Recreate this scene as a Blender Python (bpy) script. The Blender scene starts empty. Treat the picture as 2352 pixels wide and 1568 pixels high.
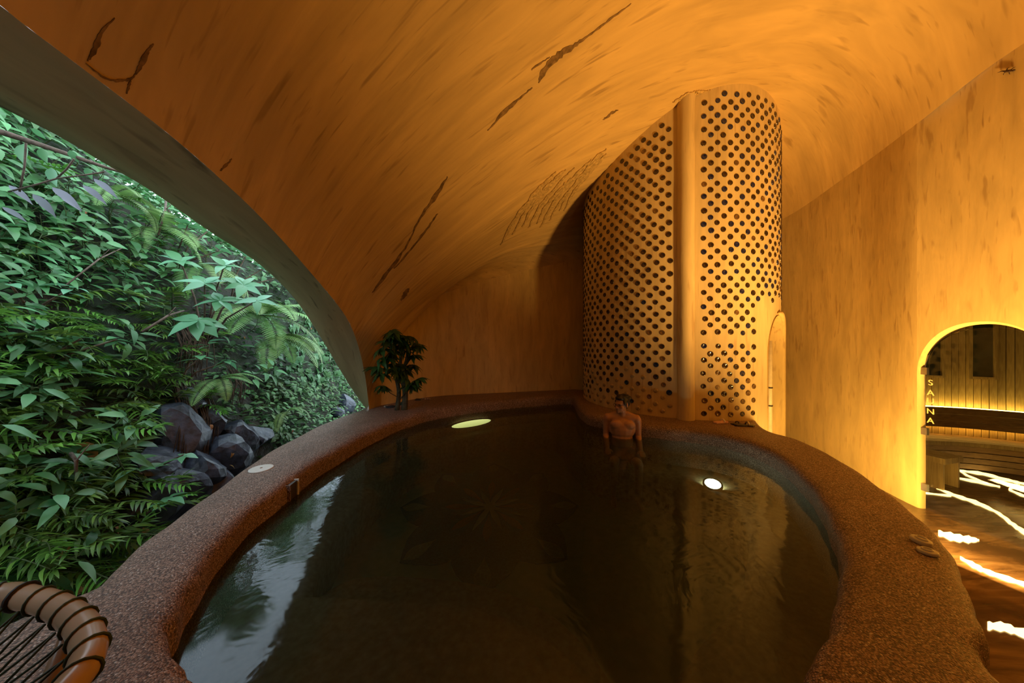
import bpy, bmesh, math, random
import numpy as np
from mathutils import Vector, Matrix, Euler
from mathutils.bvhtree import BVHTree

random.seed(7)
rng = np.random.default_rng(7)
SC = bpy.context.scene
COL = SC.collection
PI = math.pi

# ------------------------------------------------------------------ camera, world, light, exposure
F, CX, CY, CZ = 700.0, 1176.0, 784.0, 1.54          # focal length in pixels of a 2352 x 1568 frame, eye height
cam_d = bpy.data.cameras.new('camera')
cam = bpy.data.objects.new('camera', cam_d); COL.objects.link(cam)
cam.location = (0, 0, CZ); cam.rotation_euler = (PI / 2, 0, 0)
cam_d.sensor_width = 36.0; cam_d.lens = 36.0 * F / 2352.0
cam_d.clip_start = 0.02; cam_d.clip_end = 200
SC.camera = cam
SC.view_settings.view_transform = 'Standard'
SC.view_settings.look = 'None'
SC.view_settings.gamma = 1.0
SC.view_settings.use_curve_mapping = False
SC.view_settings.exposure = 0.0

W = bpy.data.worlds.new('overcast_sky'); SC.world = W; W.use_nodes = True
W.node_tree.nodes['Background'].inputs[0].default_value = (0.74, 0.90, 1.0, 1)
W.node_tree.nodes['Background'].inputs[1].default_value = 3.3

WARM = (1.0, 0.57, 0.16)
def lamp(name, kind, loc, energy, color, target=None, **kw):
    d = bpy.data.lights.new(name, kind); d.energy = energy; d.color = color
    for k, v in kw.items(): setattr(d, k, v)
    o = bpy.data.objects.new(name, d); COL.objects.link(o); o.location = loc
    if target is not None:
        o.rotation_euler = (Vector(target) - Vector(loc)).to_track_quat('-Z', 'Y').to_euler()
    return o
# the lit corridor goes on to the right of the picture: up-light on its floor, beyond the frame
lamp('corridor_uplight_offscreen', 'SPOT', (3.15, 1.25, 0.25), 1000, WARM, (3.05, 2.6, 4.4), spot_size=2.1, spot_blend=1.0, shadow_soft_size=0.15)
# light strip tucked under the outer edge of the rim: the bright wash at the foot of the wall and of the tower doorway
lamp('rim_strip_light', 'AREA', (2.80, 2.75, 0.14), 72, (1.0, 0.62, 0.17), (3.9, 3.1, 0.5), shape='RECTANGLE', size=2.0, size_y=0.05)

# ------------------------------------------------------------------ helpers
Z_RIM, Z_WATER, Z_BENCH, Z_WELL = 0.62, 0.48, 0.22, -0.10
def ground(u, v, z=0.0):
    d = (CZ - z) / (v - CY) * F
    return Vector(((u - CX) / F * d, d, z))
def depth(u, v, d):
    return Vector(((u - CX) / F * d, d, CZ + (CY - v) / F * d))

def tag(o, label=None, cat=None, group=None, kind=None):
    if label: o['label'] = label
    if cat: o['category'] = cat
    if group: o['group'] = group
    if kind: o['kind'] = kind
    return o
def empty(name, loc=(0, 0, 0), rot=(0, 0, 0), scale=1.0):
    o = bpy.data.objects.new(name, None); COL.objects.link(o)
    o.location = loc; o.rotation_euler = rot; o.scale = (scale,) * 3
    o.empty_display_size = 0.1
    return o
def link(name, me, parent=None, loc=None, rot=None, scale=None):
    o = bpy.data.objects.new(name, me); COL.objects.link(o)
    if parent: o.parent = parent
    if loc is not None: o.location = loc
    if rot is not None: o.rotation_euler = rot
    if scale is not None: o.scale = (scale,) * 3 if isinstance(scale, (int, float)) else scale
    return o
def make_mesh(name, verts, faces, mat=None, smooth=False, uvs=None, mats=None, midx=None):
    me = bpy.data.meshes.new(name)
    me.from_pydata([tuple(v) for v in verts], [], faces)
    for m in (mats or ([mat] if mat else [])): me.materials.append(m)
    if midx is not None: me.polygons.foreach_set('material_index', midx)
    if smooth: me.polygons.foreach_set('use_smooth', [True] * len(me.polygons))
    if uvs is not None:
        l = me.uv_layers.new(name='UVMap')
        idx = np.empty(len(me.loops), dtype=np.int32); me.loops.foreach_get('vertex_index', idx)
        l.data.foreach_set('uv', np.asarray(uvs, dtype=np.float32)[idx].ravel())
    me.update()
    return me
def grid_faces(n, m, close_n=False, flip=False, off=0):
    f = []
    for i in range(n if close_n else n - 1):
        for j in range(m - 1):
            a, b = i * m + j, ((i + 1) % n) * m + j
            q = (a, b, b + 1, a + 1)
            f.append(tuple(x + off for x in (q[::-1] if flip else q)))
    return f
class MB:
    """collects simple shapes into one mesh"""
    def __init__(s): s.v = []; s.f = []
    def add(s, v, f):
        o = len(s.v); s.v += [tuple(x) for x in v]; s.f += [tuple(i + o for i in q) for q in f]; return s
    def box(s, c, d, M=None):
        v = [Vector((x * d[0] / 2, y * d[1] / 2, z * d[2] / 2)) for x in (-1, 1) for y in (-1, 1) for z in (-1, 1)]
        if M is not None: v = [M @ x for x in v]
        v = [x + Vector(c) for x in v]
        return s.add(v, [(0, 1, 3, 2), (4, 6, 7, 5), (0, 4, 5, 1), (2, 3, 7, 6), (0, 2, 6, 4), (1, 5, 7, 3)])
    def tube(s, pts, r, n=8, closed=False, cap=True):
        pts = [Vector(p) for p in pts]; N = len(pts)
        rr = r if isinstance(r, (list, tuple)) else [r] * N
        rings = []; up = None
        for i, p in enumerate(pts):
            if closed: t = pts[(i + 1) % N] - pts[i - 1]
            else: t = pts[min(i + 1, N - 1)] - pts[max(i - 1, 0)]
            t.normalize()
            if up is None: up = Vector((0, 0, 1)) if abs(t.z) < .9 else Vector((1, 0, 0))
            x = up - t * up.dot(t)
            if x.length < 1e-6: x = t.orthogonal()
            x.normalize(); y = t.cross(x); up = x
            rings += [p + (x * math.cos(k * 2 * PI / n) + y * math.sin(k * 2 * PI / n)) * rr[i] for k in range(n)]
        f = []
        for i in range(N if closed else N - 1):
            for k in range(n):
                a, b = i * n + k, i * n + (k + 1) % n
                c, d = ((i + 1) % N) * n + (k + 1) % n, ((i + 1) % N) * n + k
                f.append((a, b, c, d))
        if cap and not closed:
            f.append(tuple(range(n))[::-1]); f.append(tuple(range((N - 1) * n, N * n)))
        return s.add(rings, f)
    def lathe(s, prof, n=20, M=None):
        v = []
        for i in range(n):
            a = 2 * PI * i / n
            v += [Vector((r * math.cos(a), r * math.sin(a), z)) for r, z in prof]
        if M is not None: v = [M @ x for x in v]
        m = len(prof)
        return s.add(v, grid_faces(n, m, True))
    def ball(s, c, r, M=None, n=14, m=9):
        rr = r if isinstance(r, (tuple, list)) else (r, r, r)
        v = []
        for i in range(n):
            for j in range(m):
                a, b = 2 * PI * i / n, PI * j / (m - 1)
                v.append(Vector((rr[0] * math.sin(b) * math.cos(a), rr[1] * math.sin(b) * math.sin(a), rr[2] * math.cos(b))))
        if M is not None: v = [M @ x for x in v]
        return s.add([x + Vector(c) for x in v], grid_faces(n, m, True, True))
    def mesh(s, name, mat, smooth=True): return make_mesh(name, s.v, s.f, mat, smooth)
    def obj(s, name, mat, parent=None, smooth=True, **k): return link(name, s.mesh(name, mat, smooth), parent, **k)

def catmull(P, n=8, closed=False):
    P = [np.array(p, float) for p in P]; N = len(P); out = []
    for i in range(N if closed else N - 1):
        if closed: p0, p1, p2, p3 = P[i - 1], P[i], P[(i + 1) % N], P[(i + 2) % N]
        else: p0, p1, p2, p3 = P[max(i - 1, 0)], P[i], P[i + 1], P[min(i + 2, N - 1)]
        for k in range(n):
            t = k / n
            out.append(.5 * (2 * p1 + (p2 - p0) * t + (2 * p0 - 5 * p1 + 4 * p2 - p3) * t * t + (3 * p1 - p0 - 3 * p2 + p3) * t ** 3))
    if not closed: out.append(P[-1])
    return np.array(out)
def resample(P, t):
    P = np.asarray(P, float)
    d = np.r_[0, np.cumsum(np.linalg.norm(np.diff(P, axis=0), axis=1))]; d /= d[-1]
    return np.stack([np.interp(t, d, P[:, k]) for k in range(P.shape[1])], 1)

# ------------------------------------------------------------------ materials
class NT:
    def __init__(s, name):
        s.m = bpy.data.materials.new(name); s.m.use_nodes = True
        s.t = s.m.node_tree; s.p = s.t.nodes['Principled BSDF']; s.out = s.t.nodes['Material Output']
    def n(s, typ, **kw):
        x = s.t.nodes.new('ShaderNode' + typ)
        for k, v in kw.items():
            if k.startswith('i_'): x.inputs[int(k[2:]) if k[2:].isdigit() else k[2:].replace('_', ' ')].default_value = v
            else: setattr(x, k, v)
        return x
    def l(s, a, b): s.t.links.new(a, b)
    def mapped(s, scale, src='Object'):
        tc = s.n('TexCoord'); mp = s.n('Mapping'); mp.inputs['Scale'].default_value = scale
        s.l(tc.outputs[src], mp.inputs[0]); return mp.outputs[0]
    def noise(s, vec, scale, detail=3, rough=.55, dist=0):
        x = s.n('TexNoise'); x.inputs['Scale'].default_value = scale; x.inputs['Detail'].default_value = detail
        x.inputs['Roughness'].default_value = rough; x.inputs['Distortion'].default_value = dist
        s.l(vec, x.inputs['Vector']); return x.outputs['Fac']
    def ramp(s, fac, stops):
        x = s.n('ValToRGB'); e = x.color_ramp.elements
        while len(e) < len(stops): e.new(.5)
        for q, (p, c) in zip(e, stops):
            q.position = p; q.color = (*c, 1) if isinstance(c, tuple) else (c, c, c, 1)
        s.l(fac, x.inputs[0]); return x.outputs[0]
    def mix(s, fac, a, b, mode='MIX'):
        x = s.n('Mix', data_type='RGBA', blend_type=mode)
        for sock, val in ((x.inputs[0], fac), (x.inputs[6], a), (x.inputs[7], b)):
            if hasattr(val, 'links'): s.l(val, sock)
            elif isinstance(val, (int, float)): sock.default_value = val
            else: sock.default_value = (*val, 1)
        return x.outputs[2]
    def bump(s, h, strength=.3, dist=.02):
        b = s.n('Bump'); b.inputs['Strength'].default_value = strength; b.inputs['Distance'].default_value = dist
        s.l(h, b.inputs['Height']); s.l(b.outputs[0], s.p.inputs['Normal']); return b
    def fin(s, col=None, rough=.6, spec=.4, metal=0, **kw):
        if col is not None:
            if hasattr(col, 'links'): s.l(col, s.p.inputs['Base Color'])
            else: s.p.inputs['Base Color'].default_value = (*col, 1)
        s.p.inputs['Roughness'].default_value = rough
        s.p.inputs['Specular IOR Level'].default_value = spec
        s.p.inputs['Metallic'].default_value = metal
        for k, v in kw.items(): s.p.inputs[k.replace('_', ' ')].default_value = v
        return s.m

def plaster(name, base, streak, sx, sy, src='UV', amount=.55, bump=.2):
    """trowelled ochre plaster; streaks run along the second texture axis"""
    m = NT(name)
    def v(k, q):
        o = m.mapped((1, 1, 1), src); o.node.inputs['Scale'].default_value = (sx * k, sy * q, 1) if src == 'UV' else (sx * k, sx * k, sy * q); return o
    n1 = m.noise(v(1, 1), 1.0, 2, .5, .25)
    n2 = m.noise(v(2.1, 1.5), 1.0, 2, .5, .15)
    n3 = m.noise(v(.35, .5), 1.0, 3, .6, .5)
    big = m.noise(m.mapped((1, 1, 1), src), .9, 4, .6)
    s1 = m.ramp(n1, [(.60, 0.0), (.70, 1.0)])
    s2 = m.ramp(n2, [(.66, 0.0), (.74, .8)])
    msk = m.ramp(big, [(.36, .10), (.62, 1.0)])
    st = m.mix(1.0, m.mix(1.0, s1, s2, 'ADD'), msk, 'MULTIPLY')
    tone = m.mix(m.ramp(n3, [(.3, 0.0), (.7, 1.0)]), tuple(c * .80 for c in base), tuple(min(1, c * 1.08) for c in base))
    fac = m.n('Math', operation='MULTIPLY'); m.l(st, fac.inputs[0]); fac.inputs[1].default_value = amount; fac.use_clamp = True
    col = m.mix(fac.outputs[0], tone, streak)
    m.bump(m.mix(.4, n1, n3), bump, .03)
    return m.fin(col, .8, .25)

M = {}
M['ceiling'] = plaster('ochre_plaster_vault', (.60, .38, .125), (.15, .075, .022), 17.0, 2.6, 'UV', .55, .3)
M['wall'] = plaster('ochre_plaster_wall', (.62, .42, .15), (.24, .12, .035), 22.0, 3.6, 'Object', .42, .10)
M['tower'] = plaster('ochre_plaster_tower', (.64, .47, .22), (.30, .15, .05), 20.0, 2.2, 'Object', .4, .12)
M['arch'] = plaster('weathered_plaster_arch', (.40, .30, .15), (.07, .05, .025), 2.6, 11.0, 'UV', .8, .3)

def aggregate():
    m = NT('exposed_aggregate')
    v = m.mapped((1, 1, 1))
    vo = m.n('TexVoronoi'); vo.inputs['Scale'].default_value = 190; m.l(v, vo.inputs['Vector'])
    sp = m.n('SeparateColor'); m.l(vo.outputs['Color'], sp.inputs[0])
    c = m.ramp(sp.outputs[0], [(0, (.10, .05, .036)), (.3, (.24, .135, .092)), (.65, (.37, .225, .16)), (.93, (.46, .31, .24)), (1, (.66, .56, .50))])
    gap = m.ramp(vo.outputs['Distance'], [(.35, 1.0), (.75, .25)])
    big = m.ramp(m.noise(v, 2.2, 3), [(.3, .75), (.7, 1.1)])
    col = m.mix(1.0, m.mix(1.0, c, gap, 'MULTIPLY'), big, 'MULTIPLY')
    h = m.ramp(vo.outputs['Distance'], [(0, 1.0), (.8, 0.0)])
    m.bump(h, .6, .004)
    return m.fin(col, .55, .45)
M['rim'] = aggregate()

def pool_bottom():
    m = NT('pool_plaster')
    n = m.noise(m.mapped((1, 1, 1)), 30, 3)
    return m.fin(m.ramp(n, [(.3, (.22, .15, .09)), (.7, (.34, .25, .16))]), .8, .2)
M['pool'] = pool_bottom()
def well_floor():
    m = NT('pool_floor_tiles')
    n = m.noise(m.mapped((1, 1, 1)), 18, 3)
    return m.fin(m.ramp(n, [(.3, (.32, .33, .21)), (.7, (.40, .40, .27))]), .8, .2)
M['well'] = well_floor()

def water():
    m = NT('pool_water')
    v = m.mapped((1, 1, 1))
    n = m.noise(v, 3.0, 4, .55, .6)
    b = m.n('Bump'); b.inputs['Strength'].default_value = .16; b.inputs['Distance'].default_value = .03; m.l(n, b.inputs['Height'])
    fr = m.n('Fresnel'); fr.inputs['IOR'].default_value = 1.36; m.l(b.outputs[0], fr.inputs['Normal'])
    gl = m.n('BsdfGlossy'); gl.inputs['Roughness'].default_value = .07; gl.inputs['Color'].default_value = (.9, .95, 1, 1)
    m.l(b.outputs[0], gl.inputs['Normal'])
    tr = m.n('BsdfTransparent'); tr.inputs['Color'].default_value = (.86, .92, .82, 1)
    mx = m.n('MixShader'); m.l(fr.outputs[0], mx.inputs[0]); m.l(tr.outputs[0], mx.inputs[1]); m.l(gl.outputs[0], mx.inputs[2])
    df = m.n('BsdfDiffuse'); df.inputs['Color'].default_value = (.040, .048, .030, 1)
    mk = m.n('MixShader'); mk.inputs[0].default_value = .38
    m.l(tr.outputs[0], mk.inputs[1]); m.l(df.outputs[0], mk.inputs[2]); m.l(mk.outputs[0], mx.inputs[1])
    m.l(mx.outputs[0], m.out.inputs['Surface'])
    ab = m.n('VolumeAbsorption'); ab.inputs['Color'].default_value = (.50, .56, .40, 1); ab.inputs['Density'].default_value = 3.2
    m.l(ab.outputs[0], m.out.inputs['Volume'])
    return m.m
M['water'] = water()

def simple(name, col, rough=.5, spec=.4, metal=0, var=.25, scale=25, bump=0, **kw):
    m = NT(name)
    n = m.noise(m.mapped((1, 1, 1)), scale, 3)
    c = m.ramp(n, [(.3, tuple(x * (1 - var) for x in col)), (.7, tuple(min(1, x * (1 + var)) for x in col))])
    if bump: m.bump(n, bump, .01)
    return m.fin(c, rough, spec, metal, **kw)
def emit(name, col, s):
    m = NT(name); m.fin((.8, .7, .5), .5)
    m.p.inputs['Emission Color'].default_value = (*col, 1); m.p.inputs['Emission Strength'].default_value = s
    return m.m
def wood(name, a, b, sc=(1, 12, 12), rough=.5):
    m = NT(name)
    n = m.noise(m.mapped(sc), 3, 4, .6, 1.2)
    oi = m.n('ObjectInfo')
    c = m.ramp(n, [(.25, a), (.75, b)])
    hv = m.n('HueSaturation'); m.l(c, hv.inputs['Color'])
    mr = m.n('MapRange'); mr.inputs['To Min'].default_value = .75; mr.inputs['To Max'].default_value = 1.2
    m.l(oi.outputs['Random'], mr.inputs['Value']); m.l(mr.outputs[0], hv.inputs['Value'])
    m.bump(n, .15, .01)
    return m.fin(hv.outputs[0], rough, .4)
def leaf_mat(name, dark, light, rough=.42, hue=.03):
    m = NT(name)
    geo = m.n('NewGeometry'); oi = m.n('ObjectInfo')
    add = m.n('Math', operation='ADD'); m.l(geo.outputs['Random Per Island'], add.inputs[0]); m.l(oi.outputs['Random'], add.inputs[1])
    hf = m.n('Math', operation='MULTIPLY'); m.l(add.outputs[0], hf.inputs[0]); hf.inputs[1].default_value = .5
    c = m.ramp(hf.outputs[0], [(.1, dark), (.85, light)])
    hv = m.n('HueSaturation'); m.l(c, hv.inputs['Color'])
    mr = m.n('MapRange'); mr.inputs['To Min'].default_value = .5 - hue; mr.inputs['To Max'].default_value = .5 + hue
    m.l(oi.outputs['Random'], mr.inputs['Value']); m.l(mr.outputs[0], hv.inputs['Hue'])
    m.l(hv.outputs[0], m.p.inputs['Base Color'])
    m.p.inputs['Roughness'].default_value = rough; m.p.inputs['Specular IOR Level'].default_value = .45
    tl = m.n('BsdfTranslucent'); m.l(hv.outputs[0], tl.inputs['Color'])
    mx = m.n('MixShader'); mx.inputs[0].default_value = .25
    m.l(m.p.outputs[0], mx.inputs[1]); m.l(tl.outputs[0], mx.inputs[2]); m.l(mx.outputs[0], m.out.inputs['Surface'])
    return m.m

# ------------------------------------------------------------------ the vault: arch edge -> wall crease
A_IN = [(847, 930, -1.93), (838, 860, -1.88), (820, 785, -1.82), (790, 720, -1.77), (700, 610, -1.72), (600, 500, -1.7), (500, 405, -1.7),
        (400, 318, -1.7), (300, 240, -1.7), (200, 165, -1.7), (60, 60, -1.7), (-60, -35, -1.7)]
A_OUT = [(840, 938), (800, 880), (740, 780), (680, 690), (600, 610), (480, 530), (350, 440), (240, 375), (130, 310), (0, 245), (-120, 180), (-240, 118)]
def on_plane_x(u, v, X):
    d = X * F / (u - CX); return (X, d, CZ + (CY - v) / F * d)
def mirror_arch(P):
    P = np.array(P); m = P[::-1].copy(); m[:, 1] = 1.8 - m[:, 1]
    return catmull(np.vstack([P, m]), 6)
arch_in = mirror_arch([on_plane_x(*p) for p in A_IN])
arch_out = mirror_arch([on_plane_x(u, v, -2.2) for u, v in A_OUT])
CREASE = np.array([(-1.88, 4.38, 1.97), (-1.28, 5.1, 2.30), (-.2, 5.46, 2.71), (1.38, 5.9, 3.13), (2.75, 6.42, 3.3), (3.82, 5.75, 3.35), (4.05, 4.6, 3.37),
                   (3.95, 3.57, 3.5), (3.76, 2.83, 3.56), (3.76, 2.24, 3.73), (3.76, 1.0, 3.8), (3.6, -1, 3.7), (2.5, -2.6, 3.3), (0, -3.2, 2.8), (-1.88, -2.6, 2.0)])
crease = catmull(CREASE, 10)
NT_, NS_ = 261, 61
tt = np.linspace(0, 1, NT_)
ta = np.where(tt < .42, tt / .42 * .12, .12 + (tt - .42) / .58 * .88)
ca, cb = resample(arch_in, ta), resample(crease, tt)
ss = np.linspace(0, 1, NS_)[None, :, None]
hor = (cb - ca) * np.array([1, 1, 0])
wgt = np.clip(np.linalg.norm(hor, axis=1) / 4, 0, 1)[:, None]
k2 = np.clip((tt - .22) / .13, 0, 1)[:, None]; k2 = k2 * k2 * (3 - 2 * k2)
h2 = .62 + (2.6 - .62) * k2
up = np.array([0, 0, 1.0])
P1 = ca + hor * .13 + up * 1.45 * wgt
P2 = cb - hor * (.22 - .15 * k2) + up * h2 * wgt
S = ((1 - ss) ** 3) * ca[:, None] + 3 * ((1 - ss) ** 2) * ss * P1[:, None] + 3 * (1 - ss) * ss ** 2 * P2[:, None] + ss ** 3 * cb[:, None]
S[:, :, 2] += 0.02 * np.sin(S[:, :, 0] * 2.3 + S[:, :, 1] * 1.7) * np.sin(np.linspace(0, PI, NS_))[None]
Lb = np.r_[0, np.cumsum(np.linalg.norm(np.diff(S[:, NS_ // 2], axis=0), axis=1))]
uv = np.stack([np.repeat(Lb[:, None], NS_, 1), np.repeat(np.linspace(0, 5.5, NS_)[None], NT_, 0)], -1).reshape(-1, 2)
ceil_v = S.reshape(-1, 3)
ceil_f = grid_faces(NT_, NS_)
ceiling = link('ceiling', make_mesh('ceiling', ceil_v, ceil_f, M['ceiling'], True, uv))
tag(ceiling, 'curved ochre plaster vault sweeping over the pool', kind='structure')
BV = BVHTree.FromPolygons([Vector(v) for v in ceil_v], ceil_f)
def ceil_z(x, y, default=4.0):
    h = BV.ray_cast(Vector((x, y, 0.0)), Vector((0, 0, 1)))
    return h[0].z if h[0] is not None else default

# the thick edge of the garden arch
nb = 160
bi, bo = resample(arch_in, np.linspace(0, 1, nb)), resample(arch_out, np.linspace(0, 1, nb))
band = np.stack([bi, bi * .66 + bo * .34 + [0, 0, -.012], bi * .3 + bo * .7 + [0, 0, -.015], bo, bo + [-.03, 0, .05], bo + [-.05, 0, .45]], 1)
la = np.r_[0, np.cumsum(np.linalg.norm(np.diff(bi, axis=0), axis=1))]
uvb = np.stack([np.repeat(np.array([0, .17, .35, .5, .56, .9])[None], nb, 0), np.repeat(la[:, None], 6, 1)], -1).reshape(-1, 2)
arch = link('trim_1', make_mesh('arch_edge', band.reshape(-1, 3), grid_faces(nb, 6, flip=True), M['arch'], True, uvb[:, ::-1]))
tag(arch, 'thick weathered plaster edge of the arched garden opening', kind='structure')

# ------------------------------------------------------------------ walls (vertical below the crease)
DOOR_Y0, DOOR_Y1, DOOR_H, DOOR_SP = 2.83, 2.07, 1.70, 1.24
def wall_strip(name, pts, label, hole=None, thick=.17):
    """pts: crease polyline; hole(y) -> lintel height inside the doorway or None"""
    v, f = [], []
    prev = None
    for p in pts:
        lo = 0.0
        if hole is not None:
            h = hole(p)
            if h is not None: lo = h
        col = [Vector((p[0], p[1], lo + (p[2] + .06 - lo) * k / 12)) for k in range(13)]
        i0 = len(v); v += col
        if prev is not None:
            for k in range(12): f.append((prev + k, i0 + k, i0 + k + 1, prev + k + 1))
        prev = i0
    o = link(name, make_mesh(name, v, f, M['wall'], True))
    return tag(o, label, kind='structure')
def door_arch(y):
    c, r = (DOOR_Y0 + DOOR_Y1) / 2, (DOOR_Y0 - DOOR_Y1) / 2
    q = abs(y - c) / r
    return DOOR_SP + (DOOR_H - DOOR_SP) * max(0.0, 1 - min(1, q) ** 2.2) ** .5
idx_of = lambda i: i * 10
back_pts = crease[idx_of(0):idx_of(4) + 1]
wall_strip('wall_back', back_pts, 'dark ochre plaster wall behind the pool')
right_all = crease[idx_of(4):idx_of(11) + 1]
# straight doorway section: x = 3.76 between y = 2.95 and 1.9
right_pts = [tuple(p) for p in right_all if p[1] > DOOR_Y0 + .02]
zc = lambda y: np.interp(-y, [-p[1] for p in right_all[20:]], [p[2] for p in right_all[20:]])
ys = [DOOR_Y0 - 1e-4 - (DOOR_Y0 - DOOR_Y1 - 2e-4) * (.5 - .5 * math.cos(PI * k / 40)) for k in range(41)]
right_pts += [(3.76, DOOR_Y0 + 1e-4, zc(DOOR_Y0))] + [(3.76, y, zc(y)) for y in ys] + [(3.76, DOOR_Y1 - 1e-4, zc(DOOR_Y1))]
right_pts += [tuple(p) for p in right_all if p[1] < DOOR_Y1 - .05]
wall_r = wall_strip('wall_right', right_pts, 'bright ochre plaster wall with an arched sauna doorway', lambda p: door_arch(p[1]) if DOOR_Y1 < p[1] < DOOR_Y0 and p[0] > 3.5 else None)
# doorway reveal with a softly rounded lip
prof = [(-.0, .0), (.008, -.012), (.025, -.02), (.055, -.02)]       # (into wall, towards the opening)
path = [(DOOR_Y0, 0.0), (DOOR_Y0, .6)] + [(y, door_arch(y)) for y in ys] + [(DOOR_Y1, .6), (DOOR_Y1, 0.0)]
rv = []
cyd = (DOOR_Y0 + DOOR_Y1) / 2
for i, (y, z) in enumerate(path):
    nrm = Vector((0, cyd - y, max(-.6, DOOR_SP - .25 - z) if z > DOOR_SP else 0)); nrm.normalize()
    for dx, dn in prof: rv.append(Vector((3.76 + dx, y, z)) - nrm * dn * -1 * -1 if False else Vector((3.76 + dx, y, z)) + nrm * (-dn))
tag(link('trim_2', make_mesh('doorway_reveal', rv, grid_faces(len(path), 4), M['wall'], True)), 'rounded plaster reveal of the sauna doorway', kind='structure')
near_pts = crease[idx_of(11):]
wall_strip('wall_front', near_pts, 'plaster wall of the entrance side')
# the solid ends beside the arch feet
wall_strip('wall_corner', [tuple(S[0, k]) for k in range(NS_)], 'plaster corner beside the foot of the garden arch')
wall_strip('wall_corner_front', [tuple(S[-1, k]) for k in range(NS_)], 'plaster corner at the entrance foot of the arch')

# ------------------------------------------------------------------ floor of the corridor (walnut slabs) and sauna
def floor_mat():
    m = NT('walnut_slab_floor')
    v = m.mapped((1, 1, 1))
    n = m.noise(m.mapped((1.2, 6, 1)), 1.6, 5, .6, 1.5)
    b = m.noise(v, 1.3, 3, .6, .8)
    c = m.ramp(n, [(.25, (.06, .03, .012)), (.5, (.16, .085, .035)), (.75, (.30, .18, .085))])
    col = m.mix(m.ramp(b, [(.5, 0.0), (.62, .75)]), c, (.05, .025, .012))
    m.bump(n, .15, .01)
    return m.fin(col, .22, .5)
M['floor'] = floor_mat()
fl = MB()
fv = [(1.2, -3.4, 0), (7.6, -3.4, 0), (7.6, 6.6, 0), (2.62, 6.6, 0), (2.62, 2.9, 0), (2.4, 2.2, 0), (1.95, 1.5, 0), (1.45, 1.0, 0), (1.2, .2, 0)]; nf = len(fv)
o = link('floor', make_mesh('floor', fv + [(x, y, -.1) for x, y, z in fv], [tuple(range(nf)), tuple(range(nf, 2 * nf))[::-1]] + [(i, i + nf, (i + 1) % nf + nf, (i + 1) % nf) for i in range(nf)], M['floor']))
tag(o, 'dark walnut slab floor of the corridor', kind='structure')
o = MB().box((-.1, -1.7, .0), (4.0, 3.2, .2)).obj('floor_entrance', M['rim'], None, False); tag(o, 'pebble floor of the entrance', kind='structure')

# ------------------------------------------------------------------ pool rim
G = lambda u, v: tuple(ground(u, v, Z_RIM))[:2]
RIM = [((0.0, .42), (0.0, -.25)), ((-.5, .55), (-.9, -.1)), (G(480, 1568), (-1.5, .3)), (G(432, 1520), (-1.72, .6)), (G(392, 1458), (-1.72, .95)),
       (G(405, 1395), G(200, 1340)), (G(460, 1300), G(285, 1265)), (G(560, 1180), G(410, 1172)), (G(660, 1104), G(535, 1085)), (G(740, 1050), G(630, 1025)),
       (G(850, 990), G(735, 972)), (G(940, 955), G(810, 945)), (G(1020, 936), (-1.98, 4.5)), (G(1150, 920), (-1.25, 5.25)), (G(1250, 912), (-.15, 5.6)),
       (G(1306, 909), (1.0, 6.0)), (G(1320, 915), (1.7, 5.6)), (G(1328, 932), (1.8, 5.0)), (G(1350, 949), (2.0, 4.6)), (G(1400, 961), (2.3, 4.5)),
       (G(1480, 974), (2.6, 4.45)), (G(1560, 983), (2.9, 4.3)), (G(1644, 993), (3.1, 4.0)), (G(1720, 1012), G(1755, 981)), (G(1790, 1045), G(1840, 1008)),
       (G(1840, 1085), G(1925, 1048)), (G(1885, 1140), G(2030, 1114)), (G(1915, 1200), G(2120, 1180)), (G(1930, 1270), G(2190, 1258)), (G(1922, 1340), G(2235, 1345)),
       (G(1890, 1440), G(2268, 1440)), (G(1850, 1515), G(2295, 1525)), ((.66, .70), (1.35, .55)), ((.36, .50), (.85, .0))]
SUB = 8
r_in, r_out = catmull([a for a, b in RIM], SUB, True), catmull([b for a, b in RIM], SUB, True)
NR = len(r_in)
def rim_z_out(i):
    k = i / SUB
    return -1.2 if 2 <= k <= 11.5 else 0.0
rvv = []
for i in range(NR):
    a, b = Vector(r_in[i]), Vector(r_out[i]); d = b - a; L = d.length; d.normalize()
    zo = rim_z_out(i)
    pts = [(0, .10), (0, Z_RIM - .075), (.006, Z_RIM - .045), (.026, Z_RIM - .018), (.06, Z_RIM - .003), (.11, Z_RIM + .004),
           (L * .5, Z_RIM + .006), (L - .11, Z_RIM + .002), (L - .05, Z_RIM - .008), (L - .018, Z_RIM - .03), (L - .002, Z_RIM - .07), (L, Z_RIM * .5 + zo * .5), (L, zo)]
    wob = .006 * math.sin(i * .9) + .005 * math.sin(i * .37 + 1)
    for s_, z_ in pts:
        q = a + d * (s_ + (wob if z_ > .3 else 0)); rvv.append((q.x, q.y, z_))
rim_me = make_mesh('pool_rim', rvv, grid_faces(NR, 13, True), M['rim'], True)

# ------------------------------------------------------------------ pool basin
GB = lambda u, v: tuple(ground(u, v, Z_BENCH))[:2]
inner_well = catmull([(-1.05, 1.6), (-1.24, 2.2), (-1.22, 3.0), (-.92, 3.8), (-.25, 4.5), (.60, 4.62), (.74, 3.85), (.84, 3.35), (1.0, 3.16), (1.3, 3.08), (1.62, 2.78), (1.74, 2.3),
                      GB(1705, 1335), GB(1600, 1480), GB(1540, 1568), (.42, 1.0), (-.1, .9), (-.7, 1.15)], 8, True)
nw = 200
w_in = resample(np.vstack([inner_well, inner_well[:1]]), np.linspace(0, 1, nw + 1))[:-1]
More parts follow.
